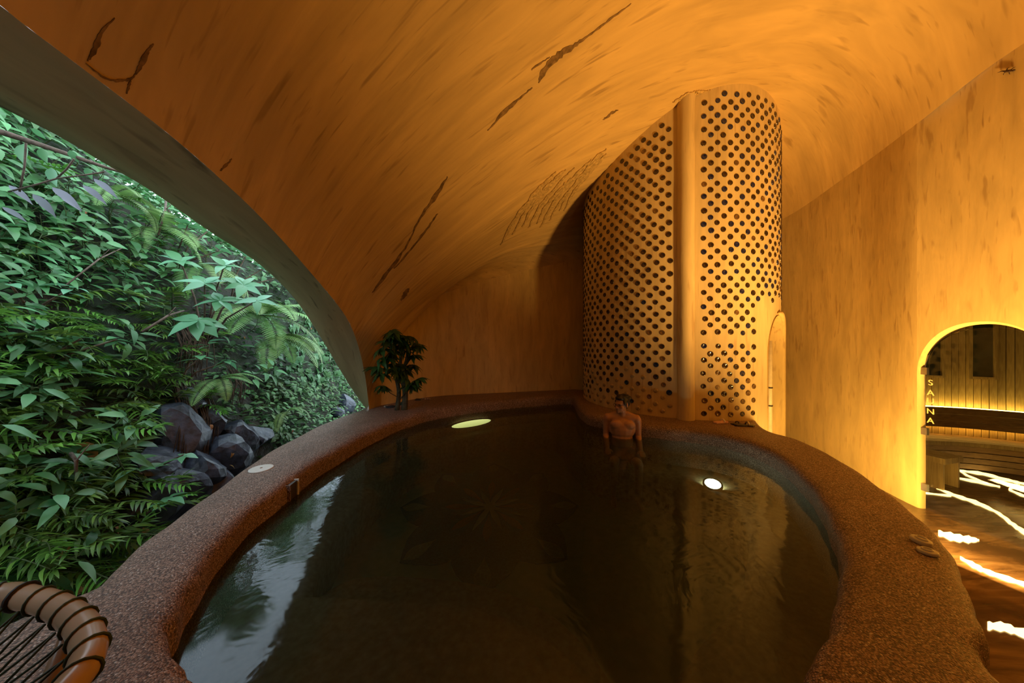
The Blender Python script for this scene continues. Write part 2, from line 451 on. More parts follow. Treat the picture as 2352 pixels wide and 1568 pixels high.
# match each inner station to the nearest rim direction around the pool centre
cen = np.array([.25, 2.4])
ang = lambda P: np.unwrap(np.arctan2(P[:, 1] - cen[1], P[:, 0] - cen[0]))
rim_poly = [Vector((x, y)) for x, y in r_in]
def rim_hit(p):
    d = Vector(p) - Vector(cen); d.normalize(); best = None
    for i in range(NR):
        a, b = rim_poly[i], rim_poly[(i + 1) % NR]; e = b - a
        den = d.x * e.y - d.y * e.x
        if abs(den) < 1e-9: continue
        w = a - Vector(cen)
        t = (w.x * e.y - w.y * e.x) / den; s_ = (w.x * d.y - w.y * d.x) / den
        if t > 0 and -1e-6 <= s_ <= 1 + 1e-6 and (best is None or t > best): best = t
    return Vector(cen) + d * ((best or 1.5) + .03)
bv = []
for p in w_in:
    h = rim_hit(p); q = Vector(p); dn = (h - q).normalized()
    for (x, y), z in (((h.x, h.y), Z_BENCH), ((q + dn * .05).to_tuple(), Z_BENCH), (q.to_tuple(), Z_BENCH - .03), ((q - dn * .01).to_tuple(), Z_WELL)):
        bv.append((x, y, z))
basin = empty('plunge_pool', (0, 0, Z_WELL)); tag(basin, 'egg-shaped plunge pool with a wide rounded pebble-wash rim', 'pool')
def sub(name, me, parent): 
    o = link(name, me, parent); o.location = (-parent.location.x, -parent.location.y, -parent.location.z); return o
o = sub('rim', rim_me, basin); o['label'] = 'wide rounded brown pebble-wash rim'
sub('bench', make_mesh('bench', bv, grid_faces(nw, 4, True), M['pool'], True), basin)
wf = [(x, y, Z_WELL) for x, y in w_in * 1.0]
sub('basin_floor', make_mesh('basin_floor', wf, [tuple(range(nw))], M['well']), basin)
def step(name, pts, z):
    P = catmull(pts, 8); n = len(P)
    v = [(x, y, z) for x, y in P] + [(x, y, Z_WELL - .02) for x, y in P]
    f = [tuple(range(n))] + [(i, i + n, (i + 1) % n + n, (i + 1) % n) for i in range(n)]
    sub(name, make_mesh(name, v, [q[::-1] for q in f], M['pool']), basin)
step('step', [(-1.35, 1.15), (-1.2, 1.52), (-.6, 1.52), (-.12, 1.46), (.2, 1.28), (.36, 1.0), (.3, .6), (-.8, .75)], Z_BENCH + .02)
step('step', [(-1.2, 1.3), (-1.05, 1.86), (-.5, 1.9), (0, 1.78), (.34, 1.5), (.46, 1.1), (.3, .7), (-.8, .8)], Z_BENCH - .16)

# lotus mosaic set into the floor of the pool
M['petal'] = simple('teal_mosaic', (.035, .075, .075), .5, .4, var=.45, scale=60)
M['petal_tip'] = simple('olive_mosaic', (.16, .17, .09), .5, .4, var=.3, scale=60)
M['petal_red'] = simple('terracotta_mosaic', (.20, .08, .03), .5, .4, var=.3, scale=60)
lc = ground(1125, 1165, Z_WELL)
lotus = empty('lotus_mosaic', (lc.x, lc.y, Z_WELL)); lotus.scale = (.88, 1.06, 1)
tag(lotus, 'eight-petalled lotus mosaic inlaid on the pool floor', 'mosaic')
def flat_shape(pts, z0, z1, mat, name):
    n = len(pts); v = [(x, y, z1) for x, y in pts] + [(x, y, z0) for x, y in pts]
    return make_mesh(name, v, [tuple(range(n))] + [(i, i + n, (i + 1) % n + n, (i + 1) % n) for i in range(n)], mat)
def petal_pts(r0, r1, w, bulge=.62):
    k = [(r0, 0)] + [(r0 + (r1 - r0) * t, w * math.sin(PI * t ** 1.55)) for t in (.12, .25, .4, .55, .7, .82, .92)] + [(r1, 0)]
    return k + [(x, -y) for x, y in k[-2:0:-1]]
pm, tm, rm = flat_shape(petal_pts(.06, 1.0, .29, .70), 0, .006, M['petal'], 'petal'), flat_shape(petal_pts(.66, .97, .07), .006, .009, M['petal_tip'], 'petal_tip'), flat_shape(petal_pts(.12, .5, .045), .006, .010, M['petal_red'], 'petal_rib')
for k in range(8):
    p = link('petal', pm, lotus, rot=(0, 0, k * PI / 4 + .22 - PI / 2 - .2))
    p.location.z = .002 + .0005 * k
    link('tip', tm, p); link('rib', rm, p)
# water body
n = NR
wv = [(*(Vector(r_in[i]) + (Vector(r_out[i]) - Vector(r_in[i])).normalized() * .02), Z_WATER) for i in range(n)]
wv += [(x, y, Z_WELL - .3) for x, y, z in wv]
wat = link('pool_water', make_mesh('pool_water', wv, [tuple(range(n))] + [(i, i + n, (i + 1) % n + n, (i + 1) % n) for i in range(n)] + [tuple(range(n, 2 * n))[::-1]], M['water']))
bm = bmesh.new(); bm.from_mesh(wat.data); bmesh.ops.recalc_face_normals(bm, faces=bm.faces); bm.to_mesh(wat.data); bm.free()
tag(wat, 'still dark green water filling the pool', 'water', kind='stuff')

# under-water lamps
def pool_lamp(loc, col, strength, label, face, r=.05, wide=1.0):
    face = Vector(face).normalized()
    e = empty('underwater_lamp', loc, face.to_track_quat('Z', 'Y').to_euler()); tag(e, label, 'lamp')
    MB().lathe([(0, .012), (r * .8, .010), (r, .0)], 24).obj('lens', emit('lamp_lens_' + label[:5].strip(), col, strength), e, scale=(wide, 1, 1))
    MB().lathe([(r, .0), (r * 1.02, .010), (r * 1.25, .010), (r * 1.28, -.01)], 24).obj('ring', M['steel'], e, scale=(wide, 1, 1))
    return e
M['steel'] = simple('brushed_steel', (.55, .52, .48), .3, .5, 1.0, .1)
pl = ground(1637, 1112, Z_BENCH + .02)
pool_lamp(pl, (.85, .95, 1.0), 140, 'bright white round lamp glowing under the water', (-.2, -.3, 1), .062)
pool_lamp((-.585, 4.45, .345), (1.0, .93, .45), 3.0, 'yellowish strip lamp glowing underwater below the back rim', (.55, -.84, 0), .045, 7.0)
pool_lamp(depth(1262, 982, 4.93), (1.0, .97, .8), 40, 'tiny white lamp under water beside the yellowish glow', (-.2, -1, .2), .03)

# ------------------------------------------------------------------ bottle tower
TC, TR = Vector((2.5, 4.84)), 1.33
nrm0 = (-TC).normalized(); tan0 = Vector((-nrm0.y, nrm0.x))
if tan0.x < 0: tan0 = -tan0
def tp(phi, r=TR, z=0.0):
    q = TC + (nrm0 * math.cos(phi) + tan0 * math.sin(phi)) * r
    return Vector((q.x, q.y, z))
R_ = math.radians
TD0, TD1, TDS, TDH = R_(51), R_(75), 1.36, 1.86
def tdoor(phi):
    c, r = (TD0 + TD1) / 2, (TD1 - TD0) / 2
    return TDS + (TDH - TDS) * max(0, 1 - min(1, abs(phi - c) / r) ** 2.0) ** .5
tower = empty('bottle_tower', (TC.x, TC.y, 0)); tag(tower, 'round plaster tower studded with rows of bottle bottoms', 'tower')
phis = sorted(set([R_(x) for x in np.arange(-180, 180.1, 2)] + [TD0 - 1e-4, TD1 + 1e-4] + [TD0 + (TD1 - TD0) * (.5 - .5 * math.cos(PI * k / 30)) for k in range(31)]))
tv, tf, prev = [], [], None
for ph in phis:
    p = tp(ph); lo = tdoor(ph) if TD0 <= ph <= TD1 else 0.0
    hi = ceil_z(p.x, p.y) + .05
    i0 = len(tv); tv += [tp(ph, TR, lo + (hi - lo) * k / 20) for k in range(21)]
    if prev is not None: tf += [(prev + k, i0 + k, i0 + k + 1, prev + k + 1) for k in range(20)]
    prev = i0
sub('shell', make_mesh('tower_shell', tv, tf, M['tower'], True), tower)
# doorway reveal
rp = [(TD0, 0)] + [(TD0 + (TD1 - TD0) * (.5 - .5 * math.cos(PI * k / 30)), None) for k in range(31)] + [(TD1, 0)]
rvs = []
for ph, z in rp:
    zz = tdoor(ph) if z is None else z
    rvs += [tp(ph, TR + .012, zz + .0), tp(ph, TR - .03, zz - (.012 if z is None else 0)), tp(ph, TR - .30, zz - (.02 if z is None else 0))]
sub('doorway_reveal', make_mesh('tower_reveal', rvs, grid_faces(len(rp), 3, flip=True), M['wall'], True), tower)
# raised lip on the far side of the doorway
lip = [tp(TD1 + .045, TR + .012, 0)] + [tp(ph + (.045 if ph > (TD0 + TD1) / 2 else -.0) * min(1, (ph - (TD0 + TD1) / 2) / .15), TR + .012, tdoor(ph) + .03) for ph in [TD1 - (TD1 - TD0) * k / 24 * .55 for k in range(25)]]
t = MB().tube(lip, [.035] * 20 + [.03, .024, .018, .012, .006, .003][:len(lip) - 20], 10); sub('door_lip', t.mesh('door_lip', M['wall']), tower)
# door leaf and pipe inside the recess
M['bark'] = wood('dark_bark_door', (.10, .05, .02), (.26, .14, .06), (6, 6, 1.5))
M['pipe'] = simple('cream_pipe', (.75, .62, .38), .4, .5, var=.08)
M['dark'] = simple('dark_fitting', (.04, .03, .025), .4, .5)
M['white'] = simple('white_ceramic', (.85, .82, .76), .3, .5, var=.05)
dl = []
for k in range(21):
    ph = TD0 - .02 + (TD1 - TD0 + .04) * k / 20
    dl += [tp(ph, TR - .22, 0), tp(ph, TR - .22, 1.9)]
sub('door_leaf', make_mesh('door_leaf', dl, grid_faces(21, 2), M['bark'], True), tower)
pp = R_(68)
t = MB().tube([tp(pp, TR - .10, 0.0), tp(pp, TR - .10, .9), tp(pp, TR - .10, 1.55)], .03, 12)
sub('pipe', t.mesh('pipe', M['pipe']), tower)
for z in (.72, .95):
    t = MB().tube([tp(pp, TR - .10, z - .008), tp(pp, TR - .10, z + .008)], .034, 12); sub('pipe_clamp', t.mesh('pipe_clamp', M['dark']), tower)
t = MB().ball(tp(R_(56), TR - .21, 1.32), (.03, .03, .055)); sub('knob', t.mesh('knob', M['white']), tower)
# half-round post dividing the bottle fields
pv, pc = [], R_(7.4)
base = tp(pc, TR - .01)
top = ceil_z(*tp(pc, TR + .1).to_tuple()[:2]) + .1
pts = [(base.x + .002 * math.sin(k * .8), base.y, .5 + (top - .5) * k / 24) for k in range(25)]
t = MB().tube(pts, [.092 + .0012 * math.sin(k * 1.7) + (.02 if k == 24 else 0) for k in range(25)], 24, cap=False)
sub('post', t.mesh('post', M['tower']), tower)

# bottles
def glass_mat(name, col, rough=.12):
    m = NT(name); n = m.noise(m.mapped((1, 1, 1)), 14, 2)
    return m.fin(m.ramp(n, [(.3, tuple(c * .6 for c in col)), (.7, tuple(c * 1.4 for c in col))]), rough, .6)
M['b_brown'] = glass_mat('brown_bottle_glass', (.030, .014, .008))
M['b_blue'] = glass_mat('blue_bottle_glass', (.010, .013, .055))
M['b_amber'] = glass_mat('amber_bottle_glass', (.13, .065, .022))
M['b_clear'] = glass_mat('clear_bottle_glass', (.36, .25, .12), .08)
BM = ['b_brown', 'b_blue', 'b_amber', 'b_clear']
def bottle_mesh(kind):
    if kind == 'b_clear':
        pr = [(0, .016), (.012, .015), (.022, .011), (.029, .004), (.031, -.006)]
    else:
        pr = [(0, .002), (.012, .004), (.021, .007), (.026, .008), (.030, .005), (.031, -.006)]
    b = MB(); b.lathe(pr, 12, Matrix.Rotation(PI / 2, 4, 'Y'))
    return b
bmesh_src = {k: bottle_mesh(k) for k in BM}
bshared = {k: bmesh_src[k].mesh('bottle', M[k]) for k in BM}
cands = []
DZ, DA = .0785, .0725
for row in range(0, 60):
    z = .70 + row * DZ
    for c in range(-40, 40):
        if (c + row) % 2: continue
        ph = R_(8.2) + (c + .35) * DA / TR * 1.0
        if abs(ph) > R_(88): continue
        zz = z + rng.normal() * .006; pj = ph + rng.normal() * .004
        q = tp(pj)
        if zz > ceil_z(q.x, q.y) - .07: continue
        if abs(pj - pc) < .115: continue
        if pj > R_(41) and zz < 2.03: continue
        if 1.52 < zz < 1.60 and pj > pc: continue
        low = max(0.0, 1.35 - zz) / .65
        u = rng.random()
        if pj < pc:
            kind = ('b_clear' if u < .55 * low else 'b_blue' if u < .72 * low + .02 else 'b_amber' if u < .8 * low + .06 else 'b_brown')
        else:
            kind = ('b_amber' if u < .45 * low + .03 else 'b_clear' if u < .55 * low else 'b_blue' if u < .30 + .2 * low else 'b_brown')
        size = math.cos(pj * 1.02) / (Vector((q.x, q.y, zz)) - Vector((0, 0, CZ))).length
        cands.append((size, pj, zz, kind))
cands.sort(reverse=True)
rest_v, rest_f, rest_m = [], [], []
for i, (s_, ph, z, kind) in enumerate(cands):
    q = tp(ph, TR, z); d = (nrm0 * math.cos(ph) + tan0 * math.sin(ph)); az = math.atan2(d.y, d.x)
    sc = .92 + .16 * random.random()
    if i < 300:
        link('bottle', bshared[kind], tower, loc=(q.x - TC.x, q.y - TC.y, z), rot=(0, 0, az), scale=sc)
    else:
        src = bmesh_src[kind]; o0 = len(rest_v); Rz = Matrix.Rotation(az, 3, 'Z')
        rest_v += [(Rz @ (Vector(v) * sc)) + q for v in src.v]
        rest_f += [tuple(k + o0 for k in f) for f in src.f]; rest_m += [BM.index(kind)] * len(src.f)
o = sub('bottle_field', make_mesh('bottle_field', rest_v, rest_f, None, True, mats=[M[k] for k in BM], midx=rest_m), tower)
o['kind'] = 'stuff'

# ------------------------------------------------------------------ sauna beyond the doorway
SCN, SR = Vector((5.0, 2.4)), 1.685
def sp(th, r, z): return Vector((SCN.x + r * math.cos(th), SCN.y + r * math.sin(th), z))
def sauna_theta(u):
    k = (u - CX) / F; d = Vector((k, 1)); a = d.dot(d); b = -2 * d.dot(SCN); c = SCN.dot(SCN) - SR * SR
    t = (-b + math.sqrt(b * b - 4 * a * c)) / (2 * a); q = d * t - SCN
    return math.atan2(q.y, q.x)
M['plank'] = wood('sauna_planks', (.20, .11, .035), (.42, .27, .10), (14, 14, 1.2))
M['bench_wood'] = wood('sauna_bench_wood', (.10, .05, .018), (.24, .13, .05), (3, 3, 14))
M['led'] = emit('warm_light_strip', (1.0, .72, .16), 22)
M['led2'] = emit('amber_light_strip', (1.0, .55, .10), 9)
M['window_glass'] = simple('dark_window_glass', (.03, .033, .022), .12, .6, var=.5, scale=5)
swall = empty('wall_sauna', (SCN.x, SCN.y, 0)); tag(swall, 'curved wall of narrow upright wooden planks inside the sauna', kind='structure')
n = 60; v = []
for k in range(n + 1):
    th = R_(117 - (117 + 127) * k / n); v += [sp(th, SR + .04, 0), sp(th, SR + .04, 2.6)]
sub('backing', make_mesh('backing', v, grid_faces(n + 1, 2), M['bark'], True), swall)
dth = .060 / SR
pm = MB().box((0, 0, 1.2), (.02, .054, 2.4)).mesh('plank', M['plank'], False)
for k in range(44):
    th = R_(104) - k * dth; q = sp(th, SR + random.uniform(-.004, .004), 0)
    link('plank', pm, swall, loc=(q.x - SCN.x, q.y - SCN.y, 0), rot=(0, 0, th))
cpts = [(max(4.04, SCN.x + (SR + .06) * math.cos(a)), SCN.y + (SR + .06) * math.sin(a)) for a in [2 * PI * k / 48 for k in range(48)]]
o = link('ceiling_sauna', flat_shape(cpts, 2.42, 2.5, M['bark'], 'ceiling_sauna')); tag(o, 'dark ceiling of the sauna', kind='structure')
for nm, u0, u1, z0, z1 in (('window_1', 2098, 2153, 1.10, 1.62), ('window_2', 2226, 2275, 1.10, 1.77)):
    t0, t1 = sauna_theta(u0), sauna_theta(u1); tm_ = (t0 + t1) / 2; wd = abs(t0 - t1) * SR
    q = sp(tm_, SR - .03, (z0 + z1) / 2)
    e = empty(nm, q, (0, 0, tm_)); tag(e, 'tall narrow dark window in the sauna planks', kind='structure')
    MB().box((0, 0, 0), (.02, wd, z1 - z0)).obj('pane', M['window_glass'], e, False)
    fr = MB()
    for sgn in (-1, 1):
        MB().box((-.012, sgn * (wd / 2 + .015), 0), (.045, .03, z1 - z0 + .06)).obj('frame_side', M['plank'], e, False)
        MB().box((-.012, 0, sgn * (z1 - z0 + .03) / 2), (.045, wd, .03)).obj('frame_rail', M['plank'], e, False)
def arc_board(r0, r1, z0, z1, a0, a1, n=40):
    v, f = [], []
    for k in range(n + 1):
        th = R_(a0 + (a1 - a0) * k / n); v += [sp(th, r0, z0), sp(th, r1, z0), sp(th, r1, z1), sp(th, r0, z1)]
    for k in range(n):
        for j in range(4): f.append((k * 4 + j, k * 4 + (j + 1) % 4, k * 4 + 4 + (j + 1) % 4, k * 4 + 4 + j))
    f += [(3, 2, 1, 0), tuple(n * 4 + j for j in range(4))]
    return v, f
sb = empty('sauna_bench', (SCN.x, SCN.y, 0)); tag(sb, 'curved slatted bench with a lit backrest inside the sauna', 'bench')
def sbp(name, *a, mat='bench_wood'):
    v, f = arc_board(*a); return sub(name, make_mesh(name, v, f, M[mat]), sb)
for z0, z1 in ((.455, .535), (.54, .62), (.625, .70)): sbp('backrest_board', SR - .13, SR - .09, z0, z1, 104, 5)
sbp('light_strip', SR - .085, SR - .03, .69, .70, 104, 5, mat='led'); sbp('light_strip', SR - .085, SR - .03, .452, .462, 104, 5, mat='led2')
for k in range(4): sbp('seat_slat', SR - .40 + k * .097, SR - .31 + k * .097, .31, .34, 112, 0)
sbp('seat_edge', SR - .425, SR - .405, .30, .345, 112, 0, mat='plank')
for k in range(4): sbp('front_slat', SR - .40, SR - .38, .03 + k * .068, .088 + k * .068, 112, 0)
q = ground(2136, 1078, 0)
o = empty('step_stool', (4.55, 3.31, 0), (0, 0, .25)); o.scale = (.85, .85, 1.9); tag(o, 'low wooden step block beside the sauna bench', 'step')
for k in range(3): MB().box((-.12 + k * .125, 0, .16), (.115, .36, .03)).obj('tread_board', M['plank'], o, False)
for sx in (-.15, .15): MB().box((sx, 0, .073), (.03, .32, .145)).obj('side_panel', M['plank'], o, False)
# glass sauna door with the word SAUNA
door = empty('door_1', (3.80, DOOR_Y0, 0)); tag(door, 'frameless glass sauna door lettered SAUNA', kind='structure')
def clear_glass():
    m = NT('clear_door_glass')
    fr = m.n('Fresnel'); fr.inputs['IOR'].default_value = 1.3
    gl = m.n('BsdfGlossy'); gl.inputs['Roughness'].default_value = .02
    tr = m.n('BsdfTransparent'); tr.inputs['Color'].default_value = (.93, .95, .9, 1)
    mx = m.n('MixShader'); m.l(fr.outputs[0], mx.inputs[0]); m.l(tr.outputs[0], mx.inputs[1]); m.l(gl.outputs[0], mx.inputs[2])
    m.l(mx.outputs[0], m.out.inputs['Surface']); return m.m
M['door_glass'] = clear_glass()
gy = [DOOR_Y0 - .045 - (DOOR_Y0 - DOOR_Y1 - .09) * k / 24 for k in range(25)]
gv = []
for y in gy:
    z = door_arch(cyd + (y - cyd) * 1.0) - .05
    gv += [(3.795, y, .02), (3.795, y, z), (3.807, y, .02), (3.807, y, z)]
gf = []
for k in range(24):
    a = k * 4; b = a + 4
    gf += [(a, b, b + 1, a + 1), (a + 2, a + 3, b + 3, b + 2), (a + 1, b + 1, b + 3, a + 3)]
sub('glass_leaf', make_mesh('glass_leaf', gv, gf, M['door_glass']), door)
M['letter'] = simple('gold_letters', (.85, .62, .25), .4, .5, var=.05)
def lettering(ch, loc, size, parent, rot):
    c = bpy.data.curves.new('letter_' + ch, 'FONT'); c.body = ch; c.size = size; c.extrude = .002; c.align_x = 'CENTER'; c.align_y = 'CENTER'
    c.materials.append(M['letter'])
    o = bpy.data.objects.new('letter', c); COL.objects.link(o); o.parent = parent
    o.location = Vector(loc) - parent.location; o.rotation_euler = rot; return o
for ch, vv in zip('SAUNA', (879, 902, 921, 945, 966)):
    y = 3.793 / ((2138 - CX) / F); z = CZ + (CY - vv) / F * y
    lettering(ch, (3.790, y, z), .072, door, (PI / 2, 0, -PI / 2))
for vv in (852, 990, 1119):
    y = 3.793 / ((2127 - CX) / F); z = CZ + (CY - vv) / F * y
    MB().box(Vector((3.786, y + .012, z)) - door.location, (.022, .06, .065)).obj('hinge', M['steel'], door, False)

# glowing seams in the slab floor
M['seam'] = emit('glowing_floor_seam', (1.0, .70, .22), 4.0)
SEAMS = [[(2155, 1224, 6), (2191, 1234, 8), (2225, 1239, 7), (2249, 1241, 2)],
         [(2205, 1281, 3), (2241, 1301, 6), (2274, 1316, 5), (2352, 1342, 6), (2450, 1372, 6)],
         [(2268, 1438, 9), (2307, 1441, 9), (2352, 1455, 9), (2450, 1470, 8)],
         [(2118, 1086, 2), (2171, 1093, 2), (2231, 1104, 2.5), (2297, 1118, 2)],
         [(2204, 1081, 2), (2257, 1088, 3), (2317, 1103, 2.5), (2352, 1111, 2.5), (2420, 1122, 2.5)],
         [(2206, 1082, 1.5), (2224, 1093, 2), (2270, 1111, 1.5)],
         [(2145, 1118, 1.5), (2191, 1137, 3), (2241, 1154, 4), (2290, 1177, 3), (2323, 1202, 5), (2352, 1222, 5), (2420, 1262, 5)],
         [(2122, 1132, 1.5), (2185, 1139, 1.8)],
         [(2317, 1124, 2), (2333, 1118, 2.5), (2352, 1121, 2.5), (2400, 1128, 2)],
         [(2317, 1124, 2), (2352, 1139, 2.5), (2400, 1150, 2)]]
where = ['short glowing seam in the floor beside the pool rim', 'long glowing seam crossing the corridor floor', 'wide glowing floor seam near the camera end of the corridor',
         'thin glowing floor seam along the step block', 'glowing floor seam curving before the sauna bench', 'thin branch of the curving floor seam before the bench',
         'long winding glowing seam across the sauna threshold', 'short thin glowing seam behind the threshold', 'upper half of the looped glowing seam in the sauna', 'lower half of the looped glowing seam in the sauna']
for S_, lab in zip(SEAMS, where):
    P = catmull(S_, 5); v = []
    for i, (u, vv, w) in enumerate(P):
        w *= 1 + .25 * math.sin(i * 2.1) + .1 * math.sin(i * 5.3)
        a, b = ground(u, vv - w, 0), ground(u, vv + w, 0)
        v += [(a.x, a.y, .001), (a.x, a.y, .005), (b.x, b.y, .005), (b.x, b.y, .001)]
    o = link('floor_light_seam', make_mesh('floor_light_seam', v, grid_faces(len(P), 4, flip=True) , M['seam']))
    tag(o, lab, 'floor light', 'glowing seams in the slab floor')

# ------------------------------------------------------------------ small things on the rim
M['lid'] = simple('white_plastic_lid', (.60, .58, .54), .45, .4, var=.06)
def lid(u, v, r, h, label, tilt=0, hole=True):
    q = ground(u, v, Z_RIM + .006)
    e = empty('white_disc' if r > .05 else 'round_cap', (q.x, q.y, Z_RIM + .006), (tilt, 0, .3)); tag(e, label, 'disc' if r > .05 else 'cap')
    MB().lathe([(0, h), (r * .82, h), (r * .95, h * .85), (r, h * .4), (r, 0)], 28).obj('disc', M['lid'], e)
    if hole: MB().lathe([(0, h + .003), (r * .10, h + .002), (r * .12, h)], 10).obj('screw', simple('screw_brown', (.2, .09, .05), .5), e)
    else: MB().lathe([(r * .38, h), (r * .42, h + .006), (r * .55, h + .006), (r * .6, h)], 20).obj('raised_ring', M['lid'], e)
    return e
lid(600, 1076, .073, .006, 'flat white skimmer lid set in the pool rim beside the garden')
lid(2115, 1244, .033, .016, 'white round cap with a raised ring on the rim, nearer the wall', .1, False)
lid(2131, 1269, .031, .012, 'white round cap lying on the rim in front of the other cap', -.08, False)
# skimmer mouth in the inner face of the rim
q = ground(672, 1096, Z_RIM)
e = empty('skimmer_mouth', (q.x - .022, q.y, .47), (0, 0, .12)); tag(e, 'square skimmer mouth in the inner side of the pool rim, its shaded hollow a dark box', 'skimmer')
MB().box((0, 0, .06), (.05, .085, .10)).obj('opening', M['dark'], e, False)  # solid box, no notch cut; its dark colour paints the shade inside the mouth
for sy in (-.048, .048): MB().box((.012, sy, .062), (.045, .007, .11)).obj('cheek', M['lid'] if sy > 0 else M['rim'], e, False)
M['pink'] = simple('pink_plastic', (.75, .42, .38), .4, .4, var=.05)
def slipper(u, v, rot, mat, strap, label, sc=1.0):
    q = ground(u, v, Z_RIM + .006)
    e = empty('slipper', (q.x, q.y, Z_RIM + .008), (0, 0, rot), sc); tag(e, label, 'slipper')
    pts = [(-.115, 0), (-.10, .03), (-.05, .036), (.02, .036), (.08, .045), (.115, .025), (.12, 0), (.115, -.025), (.08, -.045), (.02, -.036), (-.05, -.036), (-.10, -.03)]
    link('sole', flat_shape(pts, 0, .018, mat, 'sole'), e)
    MB().tube([(.035, .038, .012), (.04, .028, .04), (.045, 0, .052), (.04, -.028, .04), (.035, -.038, .012)], .010, 8).obj('strap', strap, e)
    return e
slipper(1655, 971, .2, M['pink'], M['white'], 'pale pink slipper on the rim at the foot of the tower', .75)
slipper(1690, 974, .3, M['dark'], M['dark'], 'dark slipper on the rim lying left of its mate', .55)
slipper(1709, 978, -.1, M['dark'], M['steel'], 'dark slipper with a shiny strap on the rim near the tower door', .85)

# ------------------------------------------------------------------ tubular chair with green cord lacing
M['tube'] = simple('tan_tube', (.40, .27, .17), .25, .6, var=.12, scale=6)
M['cord'] = simple('green_cord', (.018, .035, .014), .5, .4, var=.2)
M['cord_black'] = simple('black_strap', (.008, .007, .007), .5, .4)
M['rubber'] = simple('grey_rubber_foot', (.42, .36, .30), .6, .3)
ZC = .95
ring = [ground(u, v, ZC) for u, v in ((0, 1366), (70, 1374), (130, 1392), (180, 1428), (203, 1475), (197, 1522), (165, 1570), (118, 1625))]
ring = [(p.x, p.y) for p in ring] + [(-.66, .36), (-.72, .20), (-.90, .08), (-1.15, .06), (-1.42, .18), (-1.52, .40), (-1.42, .58), (-1.24, .655)]
rp_ = catmull(ring, 8, True); rp_ = resample(np.vstack([rp_, rp_[:1]]), np.linspace(0, 1, 241))[:-1]; cxy = rp_.mean(0)
zr = lambda x, y: ZC + .0
chair = empty('corded_chair', (cxy[0], cxy[1], Z_RIM)); tag(chair, 'tan tubular chair laced with dark green cord at the pool corner', 'chair')
t = MB().tube([(x, y, zr(x, y)) for x, y in rp_], .0235, 16, closed=True); sub('seat_ring', t.mesh('seat_ring', M['tube']), chair)
NRg = len(rp_)
def on_ring(k):
    k %= NRg; return Vector((*rp_[k], ZC))
web_pts = []
for i, k in enumerate(range(0, NRg, 6)):
    p = on_ring(k); tdir = (on_ring(k + 1) - on_ring(k - 1)).normalized(); side = tdir.cross(Vector((0, 0, 1)))
    lean = tdir * .35
    loop = [p + (side * math.cos(a) + Vector((0, 0, 1)) * math.sin(a) + lean * math.sin(a) * 0) * .0255 + tdir * (.008 * math.cos(a)) for a in [2 * PI * j / 14 for j in range(14)]]
    blk = i in (1, 20)
    t = MB().tube(loop, .0048 if blk else .0026, 6, closed=True); sub('cord_loop', t.mesh('cord_loop', M['cord_black' if blk else 'cord']), chair)
    web_pts.append(p + (Vector((cxy[0], cxy[1], ZC)) - p).normalized() * .028)
# net of cords sagging inside the ring
nw_ = len(web_pts); cen3 = Vector((cxy[0], cxy[1], ZC - .17))
def net(p, f): 
    q = p.lerp(cen3, f); q.z = ZC - .17 * (1 - (1 - f) ** 2) ; return q
lv = [[net(web_pts[i], f) for i in range(nw_)] for f in (0, .22, .45, .68, .9)]
for i in range(nw_):
    for lev in range(4):
        a, b = lv[lev][i], lv[lev + 1][(i + (1 if lev % 2 else 0)) % nw_]
        c = lv[lev + 1][(i - (0 if lev % 2 else 1)) % nw_]
        t = MB().tube([a, b], .0024, 5); t.tube([a, c], .0024, 5); 
        sub('cord_mesh', t.mesh('cord_mesh', M['cord']), chair)
for k in (30, 90, 150, 210):
    p = on_ring(k); d = (Vector((cxy[0], cxy[1], ZC)) - p).normalized(); ft = p + d * .10; ft.z = Z_RIM + .02
    t = MB().tube([p + Vector((0, 0, -.005)), p.lerp(ft, .35) + Vector((0, 0, -.01)), p.lerp(ft, .8), ft], .021, 12); o = sub('leg', t.mesh('leg', M['tube']), chair)
    t = MB().tube([ft + Vector((0, 0, .03)), ft + Vector((0, 0, -.018))], .026, 12); q = link('foot_cap', t.mesh('foot_cap', M['rubber']), o)

# ------------------------------------------------------------------ person soaking in the pool
def skin_mat():
    m = NT('skin'); n = m.noise(m.mapped((1, 1, 1)), 9, 3)
    return m.fin(m.ramp(n, [(.3, (.34, .16, .085)), (.7, (.44, .22, .12))]), .45, .4, Subsurface_Weight=.08)
M['skin'] = skin_mat(); M['hair'] = simple('black_hair', (.012, .009, .008), .45, .4); M['shorts'] = simple('dark_swim_shorts', (.02, .025, .035), .8, .2)
def capsule(b, p0, p1, r0, r1, n=12):
    p0, p1 = Vector(p0), Vector(p1); pts, rr = [], []; d = p1 - p0; L = d.length or 1e-4; d = d / L
    for k in range(5): a = PI / 2 * (1 - k / 4); pts.append(p0 - d * r0 * math.sin(a)); rr.append(max(1e-4, r0 * math.cos(a)))
    for k in range(1, 4): pts.append(p0 + d * L * k / 4); rr.append(r0 + (r1 - r0) * k / 4)
    for k in range(5): a = PI / 2 * k / 4; pts.append(p1 + d * r1 * math.sin(a)); rr.append(max(1e-4, r1 * math.cos(a)))
    b.tube(pts, rr, n)
def voxel(o, size, smooth=6):
    m = o.modifiers.new('voxels', 'REMESH'); m.mode = 'VOXEL'; m.voxel_size = size; m.use_smooth_shade = True
    q = o.modifiers.new('smooth', 'SMOOTH'); q.iterations = smooth; q.factor = .5
    return o
HP = Vector((0, 0, .77)); HR = Matrix.Rotation(-.78, 4, 'Z') @ Matrix.Rotation(.06, 4, 'X')
H = lambda *p: HP + (HR @ (Vector(p) - HP))
